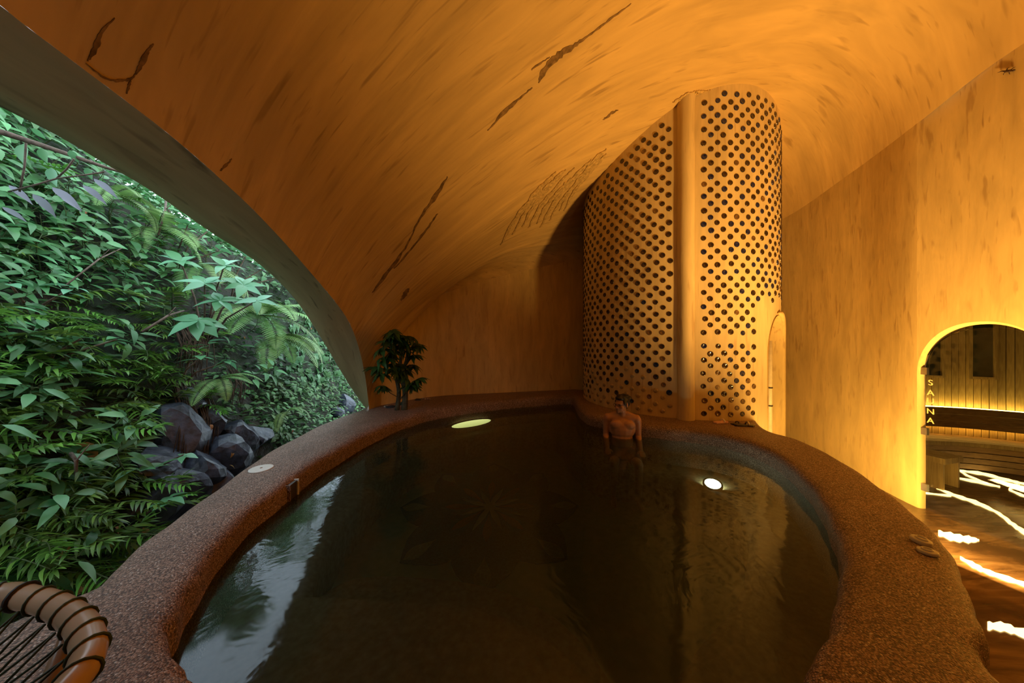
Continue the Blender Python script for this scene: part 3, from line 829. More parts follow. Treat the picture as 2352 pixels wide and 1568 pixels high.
person = empty('person', (1.225, 3.39, .118), (0, 0, -.24)); person.scale = (.84, .86, .86); tag(person, 'bare-chested person with dark tied hair and glasses soaking in the pool', 'person')
b = MB()
b.ball((0, .01, .24), (.165, .12, .10)); b.ball((0, .02, .21), (.14, .105, .09)); b.ball((0, .0, .38), (.14, .10, .15)); b.ball((0, 0, .53), (.165, .112, .15))
capsule(b, (-.15, .01, .668), (.15, .01, .668), .052, .052)
for s_ in (-1, 1):
    b.ball((s_ * .072, -.060, .590), (.085, .048, .060)); capsule(b, (s_ * .03, .015, .725), (s_ * .15, .01, .682), .042, .040)
    b.ball((s_ * .182, .01, .655), (.052, .056, .062)); b.ball((s_ * .12, .04, .58), (.08, .075, .13))
    capsule(b, (s_ * .194, .01, .645), (s_ * .205, .02, .43), .047, .038)
    capsule(b, (s_ * .205, .02, .43), (s_ * .198, -.20, .335), .040, .027)
    b.ball((s_ * .198, -.255, .325), (.038, .048, .017))
    for k, (fx, fl) in enumerate(((-.027, .062), (-.009, .072), (.009, .068), (.027, .052))):
        x0 = s_ * .198 + fx * s_ * -1
        capsule(b, (x0, -.29, .325), (x0, -.29 - fl * .55, .322), .009, .0085); capsule(b, (x0, -.29 - fl * .55, .322), (x0, -.29 - fl, .308), .0085, .0075)
    capsule(b, (s_ * .168, -.235, .325), (s_ * .148, -.268, .320), .011, .010); capsule(b, (s_ * .148, -.268, .320), (s_ * .143, -.295, .314), .010, .008)
    capsule(b, (s_ * .085, .0, .225), (s_ * .135, -.42, .235), .080, .056); capsule(b, (s_ * .135, -.42, .235), (s_ * .14, -.41, -.12), .055, .036)
    capsule(b, (s_ * .14, -.39, -.19), (s_ * .15, -.55, -.205), .036, .028)
capsule(b, (0, .015, .69), H(0, .0, .785), .054, .050)
b.ball(H(0, .005, .868), (.074, .094, .084), HR); b.ball(H(0, -.038, .805), (.058, .066, .062), HR); b.ball(H(0, -.082, .765), (.026, .022, .020), HR)
capsule(b, H(0, -.092, .852), H(0, -.117, .818), .008, .012); capsule(b, H(-.014, -.104, .814), H(.014, -.104, .814), .009, .009)
capsule(b, H(-.042, -.078, .866), H(-.012, -.091, .866), .010, .010); capsule(b, H(.042, -.078, .866), H(.012, -.091, .866), .010, .010)
capsule(b, H(-.018, -.099, .788), H(.018, -.099, .788), .007, .007); capsule(b, H(-.014, -.098, .779), H(.014, -.098, .779), .007, .007)
for s_ in (-1, 1): b.ball(H(s_ * .048, -.066, .822), (.018, .02, .02), HR); b.ball(H(s_ * .077, .008, .838), (.010, .019, .030), HR)
voxel(b.obj('body', M['skin'], person), .0075, 3)
b = MB()
b.ball(H(0, .020, .902), (.081, .092, .064), HR); b.ball(H(0, .052, .865), (.079, .062, .075), HR); b.ball(H(0, -.052, .928), (.058, .04, .024), HR)
for k in range(9):
    a = k * .7; b.ball(H(.055 * math.cos(a), .02 + .06 * math.sin(a), .945 + .008 * math.sin(k * 3)), (.026, .026, .020), HR)
for s_ in (-1, 1): b.ball(H(s_ * .07, -.02, .872), (.014, .03, .034), HR)
b.ball(H(0, .14, .90), (.042, .042, .034), HR); capsule(b, H(0, .09, .89), H(0, .125, .895), .026, .028)
voxel(b.obj('hair', M['hair'], person), .008, 3)
eye = MB(); 
for s_ in (-1, 1): MB().ball(H(s_ * .029, -.084, .846), (.011, .007, .008), HR, 10, 7).obj('eye', M['dark'], person)
g = MB()
for s_ in (-1, 1):
    g.tube([H(s_ * .031 + .022 * math.cos(a), -.106 + .004 * abs(math.cos(a)), .846 + .017 * math.sin(a)) for a in [2 * PI * k / 16 for k in range(16)]], .0022, 6, closed=True)
    g.tube([H(s_ * .053, -.10, .85), H(s_ * .078, -.05, .852), H(s_ * .082, .0, .85)], .002, 6)
g.tube([H(-.009, -.108, .85), H(0, -.112, .853), H(.009, -.108, .85)], .0022, 6)
g.obj('glasses', M['dark'], person)
b = MB(); capsule(b, (-.085, .0, .225), (-.125, -.30, .235), .087, .072); capsule(b, (.085, .0, .225), (.125, -.30, .235), .087, .072); b.ball((0, .01, .25), (.172, .127, .10)); b.ball((0, .02, .205), (.152, .118, .10))
voxel(b.obj('swim_shorts', M['shorts'], person), .01, 3)

# ------------------------------------------------------------------ leaves
def leaf(l, w, shape='ovate', fold=.25, droop=.3, n=6):
    """leaf along +Y from the origin, face up; returns verts, faces"""
    v, f = [], []
    for i in range(n + 1):
        t = i / n
        if shape == 'ovate': wd = math.sin(PI * t ** .75) * (1 - .25 * t)
        elif shape == 'narrow': wd = min(1, t * 5) * (1 - t) ** .6 * 1.15
        elif shape == 'heart': wd = (1 - t) ** .65 * min(1, .55 + t * 4) * 1.05
        else: wd = math.sin(PI * t)
        wd = max(wd, .03) * w / 2
        y = l * math.sin(droop * t) / max(droop, 1e-3) if droop else l * t
        z = -l * (1 - math.cos(droop * t)) / max(droop, 1e-3) if droop else 0
        lift = wd * fold
        yb = y - (.12 * l if shape == 'heart' and i == 0 else 0)
        v += [(-wd, yb, z + lift), (0, y, z), (wd, yb, z + lift)]
    for i in range(n):
        a = i * 3; f += [(a, a + 1, a + 4, a + 3), (a + 1, a + 2, a + 5, a + 4)]
    return v, f
def put(b, lv, Mx):
    v, f = lv; b.add([Mx @ Vector(x) for x in v], f)
def TRS(loc, eul, s=1.0): return Matrix.Translation(loc) @ Euler(eul, 'XYZ').to_matrix().to_4x4() @ Matrix.Scale(s, 4)

# ------------------------------------------------------------------ money tree in the corner of the rim
M['tree_leaf'] = leaf_mat('dark_glossy_leaf', (.020, .055, .014), (.06, .14, .035), .35)
M['trunk'] = simple('grey_brown_trunk', (.07, .06, .035), .8, .2, var=.35, scale=18, bump=.4)
ptree = empty('money_tree', (-1.485, 4.08, Z_RIM)); tag(ptree, 'small money tree with braided stems against the back wall', 'tree')
cl = MB()
for k in range(7):
    put(cl, leaf(.17, .062, 'ovate', .3, .7), TRS((0, 0, 0), (-.25, 0, k * 2 * PI / 7)))
clm = cl.mesh('leaf_cluster', M['tree_leaf'])
dpt = 4.0
wallBV = BVHTree.FromPolygons([Vector((p[0], p[1], z)) for p in back_pts for z in (0, p[2] + .06)], grid_faces(len(back_pts), 2))
def tree_depth(u, v, j=0.0):
    d = Vector(((u - CX) / F, 1, (CY - v) / F)); lim = dpt + j
    for bv_ in (BV, wallBV):
        for du in (-45, 0, 45):
            for dv in (-45, 0, 45):
                d2 = Vector(((u + du - CX) / F, 1, (CY - v - dv) / F)); h = bv_.ray_cast(Vector((0, 0, CZ)), d2.normalized())
                if h[0] is not None: lim = min(lim, h[0].y - .12)
    return lim
clus = [(905, 762), (890, 780), (925, 770), (945, 775), (958, 790), (878, 800), (915, 795), (938, 805), (952, 815), (900, 810), (880, 826), (868, 842), (895, 835), (920, 835), (945, 838), (908, 848), (930, 850), (875, 858), (958, 872), (945, 880), (932, 868), (950, 888), (880, 890), (912, 782), (930, 785), (893, 822), (900, 775)]
for k, (u, v) in enumerate(clus):
    q = depth(u, v, tree_depth(u, v, random.uniform(-.16, .04))) - ptree.location
    for rep in range(2): link('leaf_cluster', clm, ptree, loc=q + Vector((random.uniform(-.05, .05), random.uniform(-.06, .02), random.uniform(-.05, .05))) * (rep * .6), rot=(random.uniform(-.5, .5), random.uniform(-.5, .5), random.uniform(0, 6)), scale=random.uniform(.8, 1.1))
for k, (x0, x1, tx) in enumerate(((-.055, -.05, -.08), (.03, .02, .05), (.05, .06, .16))):
    pts = catmull([(x0, .01 * k, 0), (x0 * .9 + .012, .02, .25), (x1 - .01, -.05, .5), (tx * .8, -.13, .74), (tx * .9, -.22, .90)], 5)
    MB().tube(pts, [.032 - .018 * i / (len(pts) - 1) for i in range(len(pts))], 10).obj('stem', M['trunk'], ptree)
for u, v in ((958, 872), (945, 880), (880, 890), (868, 842), (952, 815), (878, 800), (945, 775)):
    q = depth(u, v, tree_depth(u, v)) - ptree.location
    MB().tube([(0, 0, max(.15, q.z - .25)), (q.x * .6, q.y * .5, q.z - .08), q], .005, 6).obj('twig', M['trunk'], ptree)
M['stone'] = simple('dark_stone', (.025, .022, .024), .6, .3, var=.4, scale=10, bump=.5)
M['pebble'] = simple('pale_pebble', (.42, .36, .30), .6, .3, var=.3)
M['moss'] = simple('green_stone', (.03, .05, .03), .8, .2, var=.4)
def stone_mesh(seed, rx, ry, rz, mat, sub_=2):
    r = random.Random(seed); bm = bmesh.new(); bmesh.ops.create_icosphere(bm, subdivisions=sub_, radius=1)
    ph = [r.uniform(0, 6) for _ in range(6)]
    for q in bm.verts:
        c = q.co; k = 1 + .16 * math.sin(c.x * 3 + ph[0]) * math.sin(c.y * 3.3 + ph[1]) + .10 * math.sin(c.z * 5 + ph[2] + c.x * 4) + .06 * math.sin(c.y * 9 + ph[3])
        q.co = Vector((c.x * rx, c.y * ry, max(-.4, c.z) * rz)) * k
    me = bpy.data.meshes.new('stone'); bm.to_mesh(me); bm.free(); me.materials.append(mat)
    me.polygons.foreach_set('use_smooth', [True] * len(me.polygons)); return me
def crag_mesh(seed, rx, ry, rz, mat):
    r = random.Random(seed); bm = bmesh.new(); bmesh.ops.create_icosphere(bm, subdivisions=3, radius=1)
    pl_ = [(Vector((r.gauss(0, 1), r.gauss(0, 1), r.gauss(0, 1))).normalized(), r.uniform(.55, .85)) for _ in range(11)]
    for q in bm.verts:
        c = q.co.copy()
        for n_, d_ in pl_:
            if c.dot(n_) > d_: c -= n_ * (c.dot(n_) - d_)
        c *= 1 + r.uniform(-.03, .03); q.co = Vector((c.x * rx, c.y * ry, c.z * rz))
    me = bpy.data.meshes.new('rock'); bm.to_mesh(me); bm.free(); me.materials.append(mat); return me
for u, v, r, mt, lab in ((940, 916, .085, 'stone', 'dark round boulder beside the money tree'), (926, 929, .07, 'moss', 'greenish flat stone at the foot of the money tree'), (897, 936, .065, 'stone', 'dark flat stone left of the money tree stems'), (960, 919, .055, 'stone', 'small dark stone beside the boulder at the tree')):
    q = ground(u, v, Z_RIM); sc_z = .9 if 'round' in lab else .35
    o = link('stone', stone_mesh(u, r, r * .9, r * sc_z, M[mt]), loc=(q.x, q.y, Z_RIM + r * sc_z * .42)); tag(o, lab, 'stone')
pbm = stone_mesh(5, .02, .016, .013, M['pebble'], 1)
for k, (u, v) in enumerate([(884 + i * 5, 935 + random.uniform(-3, 1)) for i in range(5)] + [(972 + i * 5, 917 + random.uniform(-2, 2)) for i in range(4)]):
    q = ground(u, v, Z_RIM)
    o = link('pebble', pbm, loc=(q.x, q.y, Z_RIM + .012), rot=(0, 0, k)); tag(o, 'pale pebble on the rim in front of the money tree' if k < 5 else 'pale pebble on the rim beside the small dark stone', 'pebble', 'pale pebbles around the money tree')

# ------------------------------------------------------------------ the jungle bank outside the arch
def nz(x, y, k=1.0):
    return math.sin(x * 2.1 * k + 1.3) * math.sin(y * 1.7 * k + .4) * .5 + math.sin(x * 4.3 * k + y * 3.1 * k) * .25 + math.sin(y * 6.7 * k - x * 5.1 * k) * .12
def terrain(x, y):
    top = max(1.9, min(4.2, 3.95 - (.27 if y < 3.4 else .45) * (y - 3)))
    d = -2.78 - x
    bank = 1.75 * d + .10 if d > 0 else max(-.55, .10 + d * 3)
    k = .35
    h = bank if bank < top - k else top - k + k * math.tanh((bank - top + k) / k)
    return h + .16 * nz(x, y) * min(1, max(0, d + .3) * 1.4)
def hit_terrain(u, v, near=1.2):
    dx, dz = (u - CX) / F, (CY - v) / F; y = near; py = None
    while y < 16:
        x, z = dx * y, CZ + dz * y
        if x < -2.3 and z <= terrain(x, y): return Vector((x, y, terrain(x, y)))
        y += .03
    return None
def soil_mat():
    m = NT('wet_mossy_soil')
    v = m.mapped((1, 1, 1)); n = m.noise(v, 5, 6, .7, .5); n2 = m.noise(v, 1.3, 3)
    c = m.ramp(n, [(.3, (.008, .007, .006)), (.5, (.028, .022, .014)), (.72, (.07, .05, .03))])
    col = m.mix(m.ramp(n2, [(.4, 0.0), (.6, .8)]), c, m.ramp(n, [(.3, (.006, .014, .006)), (.75, (.035, .07, .025))]))
    m.bump(n, .9, .06); return m.fin(col, .7, .35)
M['soil'] = soil_mat()
gx, gy_ = np.linspace(-9.5, -1.95, 110), np.linspace(-5, 15, 180)
tvv = [(x, y, terrain(x, y)) for x in gx for y in gy_]
tag(link('jungle_bank', make_mesh('jungle_bank', tvv, grid_faces(110, 180), M['soil'], True)), 'steep dark earth bank rising outside the arch', kind='structure')

ARCH_U, ARCH_V = zip(*sorted(A_OUT)); RO = sorted([(0, 1420), (200, 1340), (285, 1265), (410, 1172), (535, 1085), (630, 1025), (735, 972), (820, 940)]); RO_U, RO_V = zip(*RO)
def in_opening(u, v, m=0): return v > np.interp(u, ARCH_U, ARCH_V) - m and v < np.interp(u, RO_U, RO_V) + m * .3
M['leaf_narrow'] = leaf_mat('narrow_leaf_green', (.024, .075, .018), (.20, .38, .055), .4)
M['leaf_broad'] = leaf_mat('broad_leaf_green', (.03, .13, .05), (.24, .54, .20), .38)
M['leaf_big'] = leaf_mat('large_teal_leaf', (.07, .24, .13), (.20, .46, .24), .35)
M['leaf_fern'] = leaf_mat('fern_green', (.10, .22, .06), (.26, .42, .13), .5)
M['leaf_heart'] = leaf_mat('heart_leaf_green', (.05, .17, .07), (.17, .36, .16), .4)
M['leaf_small'] = leaf_mat('ground_cover_green', (.03, .10, .025), (.13, .28, .07), .5)
M['leaf_grey'] = leaf_mat('grey_underside_leaf', (.13, .14, .17), (.24, .25, .30), .45)
M['leaf_dry'] = leaf_mat('dry_leaf', (.28, .12, .04), (.50, .27, .12), .7)
M['stem'] = simple('green_stem', (.06, .09, .03), .6, .3)
M['bark2'] = simple('grey_brown_bark', (.13, .09, .07), .8, .3, var=.45, scale=30, bump=.6)
M['root'] = simple('hanging_root', (.075, .045, .03), .8, .2, var=.4)

def shoot_variant(seed):
    r = random.Random(seed); L = .58; b = MB(); st = MB(); pts = []
    for i in range(13):
        t = i / 12; pts.append(Vector((0, L * (.85 * t - .1 * t * t), L * (.42 * t - .42 * t * t * .9) + .02 * math.sin(t * 5 + seed))))
    st.tube(pts, [.006 * (1 - .7 * i / 12) for i in range(13)], 5)
    for i in range(24):
        t = .12 + .86 * i / 23; q = pts[0].lerp(pts[0], 0); k = t * 12; a = int(min(11, k)); p = pts[a].lerp(pts[a + 1], k - a)
        sz = (.155 - .06 * t) * r.uniform(.85, 1.15)
        side = 1 if i % 2 else -1
        put(b, leaf(sz, .021, 'narrow', .25, r.uniform(.5, 1.1), 4), TRS(p, (r.uniform(-.1, .25), side * r.uniform(.1, .6), -side * r.uniform(.85, 1.25))))
    for k in range(5): put(b, leaf(.09, .017, 'narrow', .25, .5, 4), TRS(pts[-1], (r.uniform(0, .7), 0, r.uniform(-.7, .7))))
    return st.mesh('stem', M['stem']), b.mesh('foliage', M['leaf_narrow'])
def broad_variant(seed, mat, n=10, l=.15, w=.085, shape='ovate', H_=.42):
    r = random.Random(seed); b = MB(); st = MB(); pts = [Vector((.03 * math.sin(i), .12 * (i / 6) ** 2, H_ * i / 6)) for i in range(7)]
    st.tube(pts, [.006 * (1 - .6 * i / 6) for i in range(7)], 5)
    for i in range(n):
        t = .25 + .75 * i / (n - 1); k = t * 6; a = int(min(5, k)); p = pts[a].lerp(pts[a + 1], k - a); az = i * 2.4 + r.uniform(-.3, .3)
        d = Vector((-math.sin(az), math.cos(az), .5)).normalized() * .05; st.tube([p, p + d], .002, 4)
        put(b, leaf(l * r.uniform(.75, 1.2), w * r.uniform(.8, 1.15), shape, .22, r.uniform(.4, 1.1), 5), TRS(p + d, (r.uniform(-.1, .5), r.uniform(-.3, .3), az)))
    return st.mesh('stem', M['stem']), b.mesh('foliage', M[mat])
def carpet_variant(seed, n=16):
    r = random.Random(seed); b = MB(); st = MB()
    for i in range(n):
        az, R0 = r.uniform(0, 6.28), r.uniform(.02, .13); h = r.uniform(.02, .09); p = Vector((R0 * math.cos(az), R0 * math.sin(az), h)); st.tube([(0, 0, 0), p], .0018, 4)
        put(b, leaf(r.uniform(.04, .075), r.uniform(.025, .04), 'ovate', .2, .6, 4), TRS(p, (r.uniform(-.2, .3), 0, az - PI / 2 + r.uniform(-.6, .6))))
    return st.mesh('stem', M['stem']), b.mesh('foliage', M['leaf_small'])
def vine_variant(seed, n=12):
    r = random.Random(seed); b = MB(); st = MB(); pts = [Vector((.05 * math.sin(i * 1.3 + seed), .02 * i, -.075 * i + .1)) for i in range(8)]
    st.tube(pts, .0025, 4)
    for i in range(n):
        k = i / n * 7; a = int(k); p = pts[a].lerp(pts[a + 1], k - a) + Vector((r.uniform(-.09, .09), r.uniform(0, .05), r.uniform(-.03, .03)))
        put(b, leaf(r.uniform(.08, .12), r.uniform(.08, .105), 'heart', .2, .5, 5), TRS(p, (r.uniform(-1.5, -.9), r.uniform(-.4, .4), r.uniform(-.6, .6))))
    return st.mesh('stem', M['stem']), b.mesh('foliage', M['leaf_heart'])
V = {'shoot': [shoot_variant(k) for k in range(5)], 'broad': [broad_variant(k + 10, 'leaf_broad') for k in range(4)],
     'lance': [broad_variant(k + 20, 'leaf_broad', 12, .17, .055, 'ovate', .36) for k in range(3)], 'carpet': [carpet_variant(k + 30) for k in range(4)], 'vine': [vine_variant(k + 40) for k in range(3)]}
INFO = {'shoot': ('cane_shoot', 'arching cane shoot with narrow drooping leaves on the jungle bank', 'plant', 'narrow-leaved cane shoots on the bank'),
        'broad': ('broadleaf_shrub', 'broad-leaved teal-green shrub on the upper jungle bank', 'shrub', 'broad-leaved shrubs on the upper bank'),
        'lance': ('lance_leaf_shrub', 'shrub with pointed lance-shaped leaves on the jungle bank', 'shrub', 'lance-leaved shrubs on the bank'),
        'carpet': ('ground_cover_plant', 'low small-leaved ground cover plant on the bank by the rim', 'plant', 'ground cover plants below the ferns'),
        'vine': ('heart_leaf_vine', 'hanging vine with heart-shaped leaves beside the arch edge', 'vine', 'heart-leaved vines beside the arch')}
def place(kind, p, scale, yaw=None, tilt=None):
    nm, lab, cat, grp = INFO[kind]
    st, fo = random.choice(V[kind])
    if kind == 'vine': rot = Euler((0, random.uniform(-.2, .2), -PI / 2 + random.uniform(-.5, .5)))
    elif kind == 'shoot': rot = Euler((random.uniform(-.55, .35), random.uniform(-.3, .3), -PI / 2 - .3 + random.gauss(0, .9)))
    else: rot = (Matrix.Rotation(random.uniform(.35, .9), 3, 'Y') @ Matrix.Rotation(random.uniform(0, 6.28), 3, 'Z')).to_euler()
    e = empty(nm, p, rot, scale); tag(e, lab, cat, grp)
    link('stem', st, e); link('foliage', fo, e)
    return e
def kind_at(u, v):
    if u > 610 and 690 < v < 880: return 'vine'
    if v > 880 and u > 470: return 'carpet'
    if v > 700 and u < 470: return 'shoot' if random.random() < .86 else 'lance'
    if v < 700: return random.choices(['broad', 'lance', 'shoot'], [.62, .25, .13])[0]
    return random.choices(['broad', 'lance', 'carpet', 'vine'], [.35, .3, .25, .1])[0]
def rock_zone(u, v): return 300 < u < 600 and 945 < v < 1210 and v > 945 + abs(u - 430) * .25
placed = {k: 0 for k in V}
want = 620; tries = 0
# even cover of the opening: jittered grid over the visible bank, some plants beyond its edges
cells = [(u, v) for u in range(-160, 830, 40) for v in range(150, 1430, 38)] + [(u, v) for u in range(620, 830, 24) for v in range(620, 1010, 24)]
random.shuffle(cells)
for (u0, v0) in cells:
    u, v = u0 + random.uniform(-19, 19), v0 + random.uniform(-18, 18)
    if not in_opening(u, v, 45) or rock_zone(u, v): continue
    if 410 < u < 660 and 560 < v < 900 and random.random() < .45: continue
    p = hit_terrain(u, v)
    if p is None or p.y > 9: continue
    k = kind_at(u, v)
    if k in ('vine', 'broad') and random.random() < .12: continue
    if placed[k] >= 290: continue
    placed[k] += 1
    e_ = place(k, p - Vector((.0, 0, .02)), {'shoot': random.uniform(.75, 1.2), 'broad': random.uniform(.7, 1.15), 'lance': random.uniform(.7, 1.1), 'carpet': random.uniform(.8, 1.5), 'vine': random.uniform(.8, 1.15)}[k])
    if k == 'shoot':
        spot = ('beside the corded chair' if v > 1230 else 'beside the wet rocks' if u > 240 and v > 930 else 'around the curled dry leaf' if v > 960 else 'below the bluish broad shrub' if v > 780 else 'among the upper shrubs')
        e_['label'] = 'arching cane shoot with narrow drooping leaves ' + spot
    elif k == 'lance':
        e_['label'] = 'shrub with pointed lance-shaped leaves ' + ('among the cane shoots' if v > 720 and u < 470 else 'under the arch edge' if v < np.interp(u, ARCH_U, ARCH_V) + 130 else 'around the teal shrub' if u > 300 else 'below the overhanging bough')
    elif k == 'broad':
        e_['label'] = 'broad-leaved green shrub ' + ('under the arch edge' if v < np.interp(u, ARCH_U, ARCH_V) + 130 else 'around the teal shrub' if u > 300 else 'below the overhanging bough')
    elif k == 'carpet':
        e_['label'] = 'low small-leaved ground cover plant ' + ('beside the pool rim' if v > np.interp(u, RO_U, RO_V) - 60 else 'below the drooping ferns')
# dense small undergrowth nobody could count
ug_v, ug_f = [], []
lvs = [leaf(.075, .034, 'ovate', .25, .6, 3), leaf(.12, .02, 'narrow', .25, .8, 3), leaf(.05, .03, 'ovate', .2, .5, 3)]
for k in range(15000):
    y = random.uniform(-1.5, 10); x = -2.75 - abs(random.gauss(0, 1)) * 1.25
    if x < -6.5: continue
    z = terrain(x, y); u, v = CX + F * x / max(.3, y), CY - F * (z - CZ) / max(.3, y)
    if rock_zone(u, v) and y > 1: continue
    lv_ = random.choice(lvs); s_ = random.uniform(.8, 1.6); Mx = TRS((x, y, z + random.uniform(0, .08)), (random.uniform(-.6, .5), random.uniform(.2, 1.1), random.uniform(0, 6.28)), s_)
    o0 = len(ug_v); ug_v += [Mx @ Vector(q) for q in lv_[0]]; ug_f += [tuple(i + o0 for i in f) for f in lv_[1]]
M['undergrowth'] = leaf_mat('undergrowth_green', (.02, .065, .02), (.09, .20, .065), .45)
tag(link('undergrowth', make_mesh('undergrowth', ug_v, ug_f, M['undergrowth'])), 'dense dark green undergrowth covering the jungle bank', 'undergrowth', kind='stuff')

# rocks of the wet cliff foot
M['rock'] = simple('wet_grey_rock', (.032, .04, .062), .42, .5, var=.8, scale=14, bump=1.0)
rocks = [(400, 1010, .20, .26), (455, 985, .19, .22), (505, 1050, .22, .2), (360, 1090, .20, .2), (440, 1085, .2, .22), (540, 1010, .17, .2), (580, 1010, .15, .14), (330, 1170, .2, .2), (470, 1125, .17, .16), (395, 1150, .2, .2), (790, 930, .14, .2), (770, 950, .12, .12), (420, 950, .15, .2)]
for k, (u, v, r, hh) in enumerate(rocks):
    p = hit_terrain(u, v) or Vector((-3, 4, 0))
    o = link('rock', crag_mesh(100 + k, r * 1.25, r * 1.1, hh * 1.25, M['rock']), loc=p + Vector((.03, 0, -.02)), rot=(random.uniform(-.3, .3), random.uniform(-.3, .3), random.uniform(0, 6)))
    tag(o, ('large' if r >= .2 else 'small') + ' wet blue-grey rock ' + ('under the hanging roots' if v < 1030 else 'beside the pool rim') if u < 700 else 'small wet rock at the foot of the arch', 'rock', 'wet rocks below the bank' if u < 700 else 'rocks at the arch foot')

# ferns with drooping fronds
def frond(L, n=26, seed=0, curve=1.2):
    r = random.Random(seed); b = MB(); st = MB(); pts = []
    for i in range(15):
        t = i / 14; a = .7 - curve * t * 1.25
        pts.append(Vector((0, 0, 0)) if i == 0 else pts[-1] + Vector((.03 * math.sin(t * 3 + seed), math.cos(a), math.sin(a))) * L / 14)
    st.tube(pts, [.006 * (1 - .8 * i / 14) for i in range(15)], 5)
    for i in range(n):
        t = .10 + .89 * i / (n - 1); k = t * 14; a = int(min(13, k)); p = pts[a].lerp(pts[a + 1], k - a); d = (pts[a + 1] - pts[a]).normalized()
        ln = L * .19 * math.sin(PI * min(1, t * .86 + .14)) ** .7 + .008
        pit = math.asin(max(-1, min(1, d.z)))
        for s_ in (-1, 1): put(b, leaf(ln, L * .030, 'narrow', .1, .35, 4), TRS(p, (pit, 0, 0)) @ TRS((0, 0, 0), (0, s_ * .12, -s_ * 1.15)))
    return st.mesh('rachis', M['stem']), b.mesh('pinnae', M['leaf_fern'])
FR = [frond(.8, 30, k, 1.1 + .2 * k) for k in range(4)]
def fern(u, v, n, sc, label, spread=1.0, face=-PI / 2, near=1.2):
    p = hit_terrain(u, v, near)
    if p is None: return
    e = empty('fern', p + Vector((.22, -.06, .10))); tag(e, label, 'fern')
    for k in range(n):
        st, pi_ = random.choice(FR)
        f = link('frond', st, e, rot=(random.uniform(-.55, .15), random.uniform(-.25, .25), face + spread * (k / max(1, n - 1) - .5) * 2 + random.uniform(-.15, .15)), scale=sc * random.uniform(.8, 1.15))
        link('pinnae', pi_, f)
fern(560, 745, 9, 1.15, 'large pale green fern with long drooping fronds above the rocks', .9, -PI / 2 - .35)
fern(600, 800, 7, .95, 'drooping fern hanging below the large fern', .8, -PI / 2 - .3)
fern(330, 560, 6, .8, 'fern with spreading fronds among the upper shrubs', 1.2)
fern(225, 480, 6, .7, 'small fern high on the bank under the arch edge', 1.3)
fern(430, 640, 5, .8, 'fern growing behind the large-leaved shrub', 1.1)
fern(470, 900, 5, .5, 'small fern rooted above the wet rocks', 1.2)
fern(630, 960, 4, .4, 'tiny fern in the ground cover beside the rim', 1.3)

# shrubs whose large leaves are told apart one by one
bigs = [link_m for link_m in (make_mesh('leaf', *leaf(.30, .12, 'ovate', .18, .55, 7), M['leaf_big'], True), make_mesh('leaf', *leaf(.22, .13, 'ovate', .2, .4, 7), M['leaf_big'], True))]
greys = make_mesh('leaf', *leaf(.30, .11, 'ovate', .15, .5, 7), M['leaf_grey'], True)
def big_shrub(u, v, height, lean, whorls, label, mesh=None, sc=1.0, near=1.2, mat='bark2'):
    p = hit_terrain(u, v, near)
    if p is None: return
    e = empty('large_leaf_shrub', p); tag(e, label, 'shrub')
    for (dx, dy, dz, n, tilt) in whorls:
        tip = Vector((dx, dy, dz)) * height
        MB().tube([(0, 0, -.05), Vector((dx * .35, dy * .35, dz * .55)) * height, tip], [.012, .009, .006], 6).obj('branch', M[mat], e)
        for k in range(n):
            az = k * 2 * PI / n + random.uniform(-.3, .3)
            link('leaf', mesh or random.choice(bigs), e, loc=tip + Vector((0, 0, random.uniform(-.03, .03))), rot=(tilt + random.uniform(-.25, .25), random.uniform(-.3, .3), az), scale=sc * random.uniform(.75, 1.1))
p = hit_terrain(470, 800)
e = empty('large_leaf_shrub', p); tag(e, 'shrub with large teal leaves reaching towards the pool', 'shrub')
for (u, v, n, tilt, sc) in ((455, 735, 8, -.25, 1.15), (505, 690, 7, .1, .85), (560, 655, 7, .2, .8), (515, 610, 7, .35, .75), (415, 600, 6, .3, .8), (590, 690, 5, .1, .65), (470, 650, 6, .3, .75)):
    tip = depth(u, v, p.y - .42 + random.uniform(-.12, .12)) - p
    MB().tube([(0, 0, -.05), (tip.x * .45, tip.y * .45, tip.z * .55 + .04), tip], [.014, .010, .006], 6).obj('branch', M['bark2'], e)
    for k in range(n):
        az = k * 2 * PI / n + random.uniform(-.3, .3)
        mx_ = Matrix.Rotation(.35, 3, 'Y') @ Matrix.Rotation(.45, 3, 'X') @ Euler((tilt + random.uniform(-.2, .2), random.uniform(-.3, .3), az)).to_matrix()
        link('leaf', random.choice(bigs), e, loc=tip, rot=mx_.to_euler(), scale=sc * random.uniform(.8, 1.1))
big_shrub(400, 640, .9, 0, [(.4, -.2, .6, 6, .25), (.3, .2, .7, 6, .3), (.5, .1, .35, 5, .1)], 'large-leaved shrub higher on the bank behind the teal shrub', sc=.8)
big_shrub(530, 690, .8, 0, [(.45, .15, .55, 6, .35), (.5, .45, .45, 6, .3), (.35, -.1, .7, 5, .4)], 'bright large-leaved shrub beside the drooping fern', sc=.8)
big_shrub(410, 900, .55, 0, [(.6, -.2, .5, 5, -.1), (.6, .3, .4, 5, -.2), (.5, .05, .75, 4, .1)], 'pale large-leaved shrub above the hanging roots', sc=.62)
big_shrub(330, 1120, .4, 0, [(.7, .1, .5, 5, .1), (.5, -.5, .4, 4, .1)], 'small glossy shrub beside the wet rocks', sc=.55)
big_shrub(300, 1230, .35, 0, [(.7, .1, .6, 6, .1)], 'small glossy shrub leaning over the pool rim', sc=.6)
big_shrub(90, 880, .5, 0, [(.6, 0, .5, 5, 0), (.5, .5, .5, 5, 0)], 'dark glossy shrub among the cane shoots', sc=.5)
big_shrub(70, 740, .5, 0, [(.6, 0, .5, 5, 0), (.5, -.5, .5, 4, 0)], 'bluish broad shrub above the cane shoots', sc=.5)

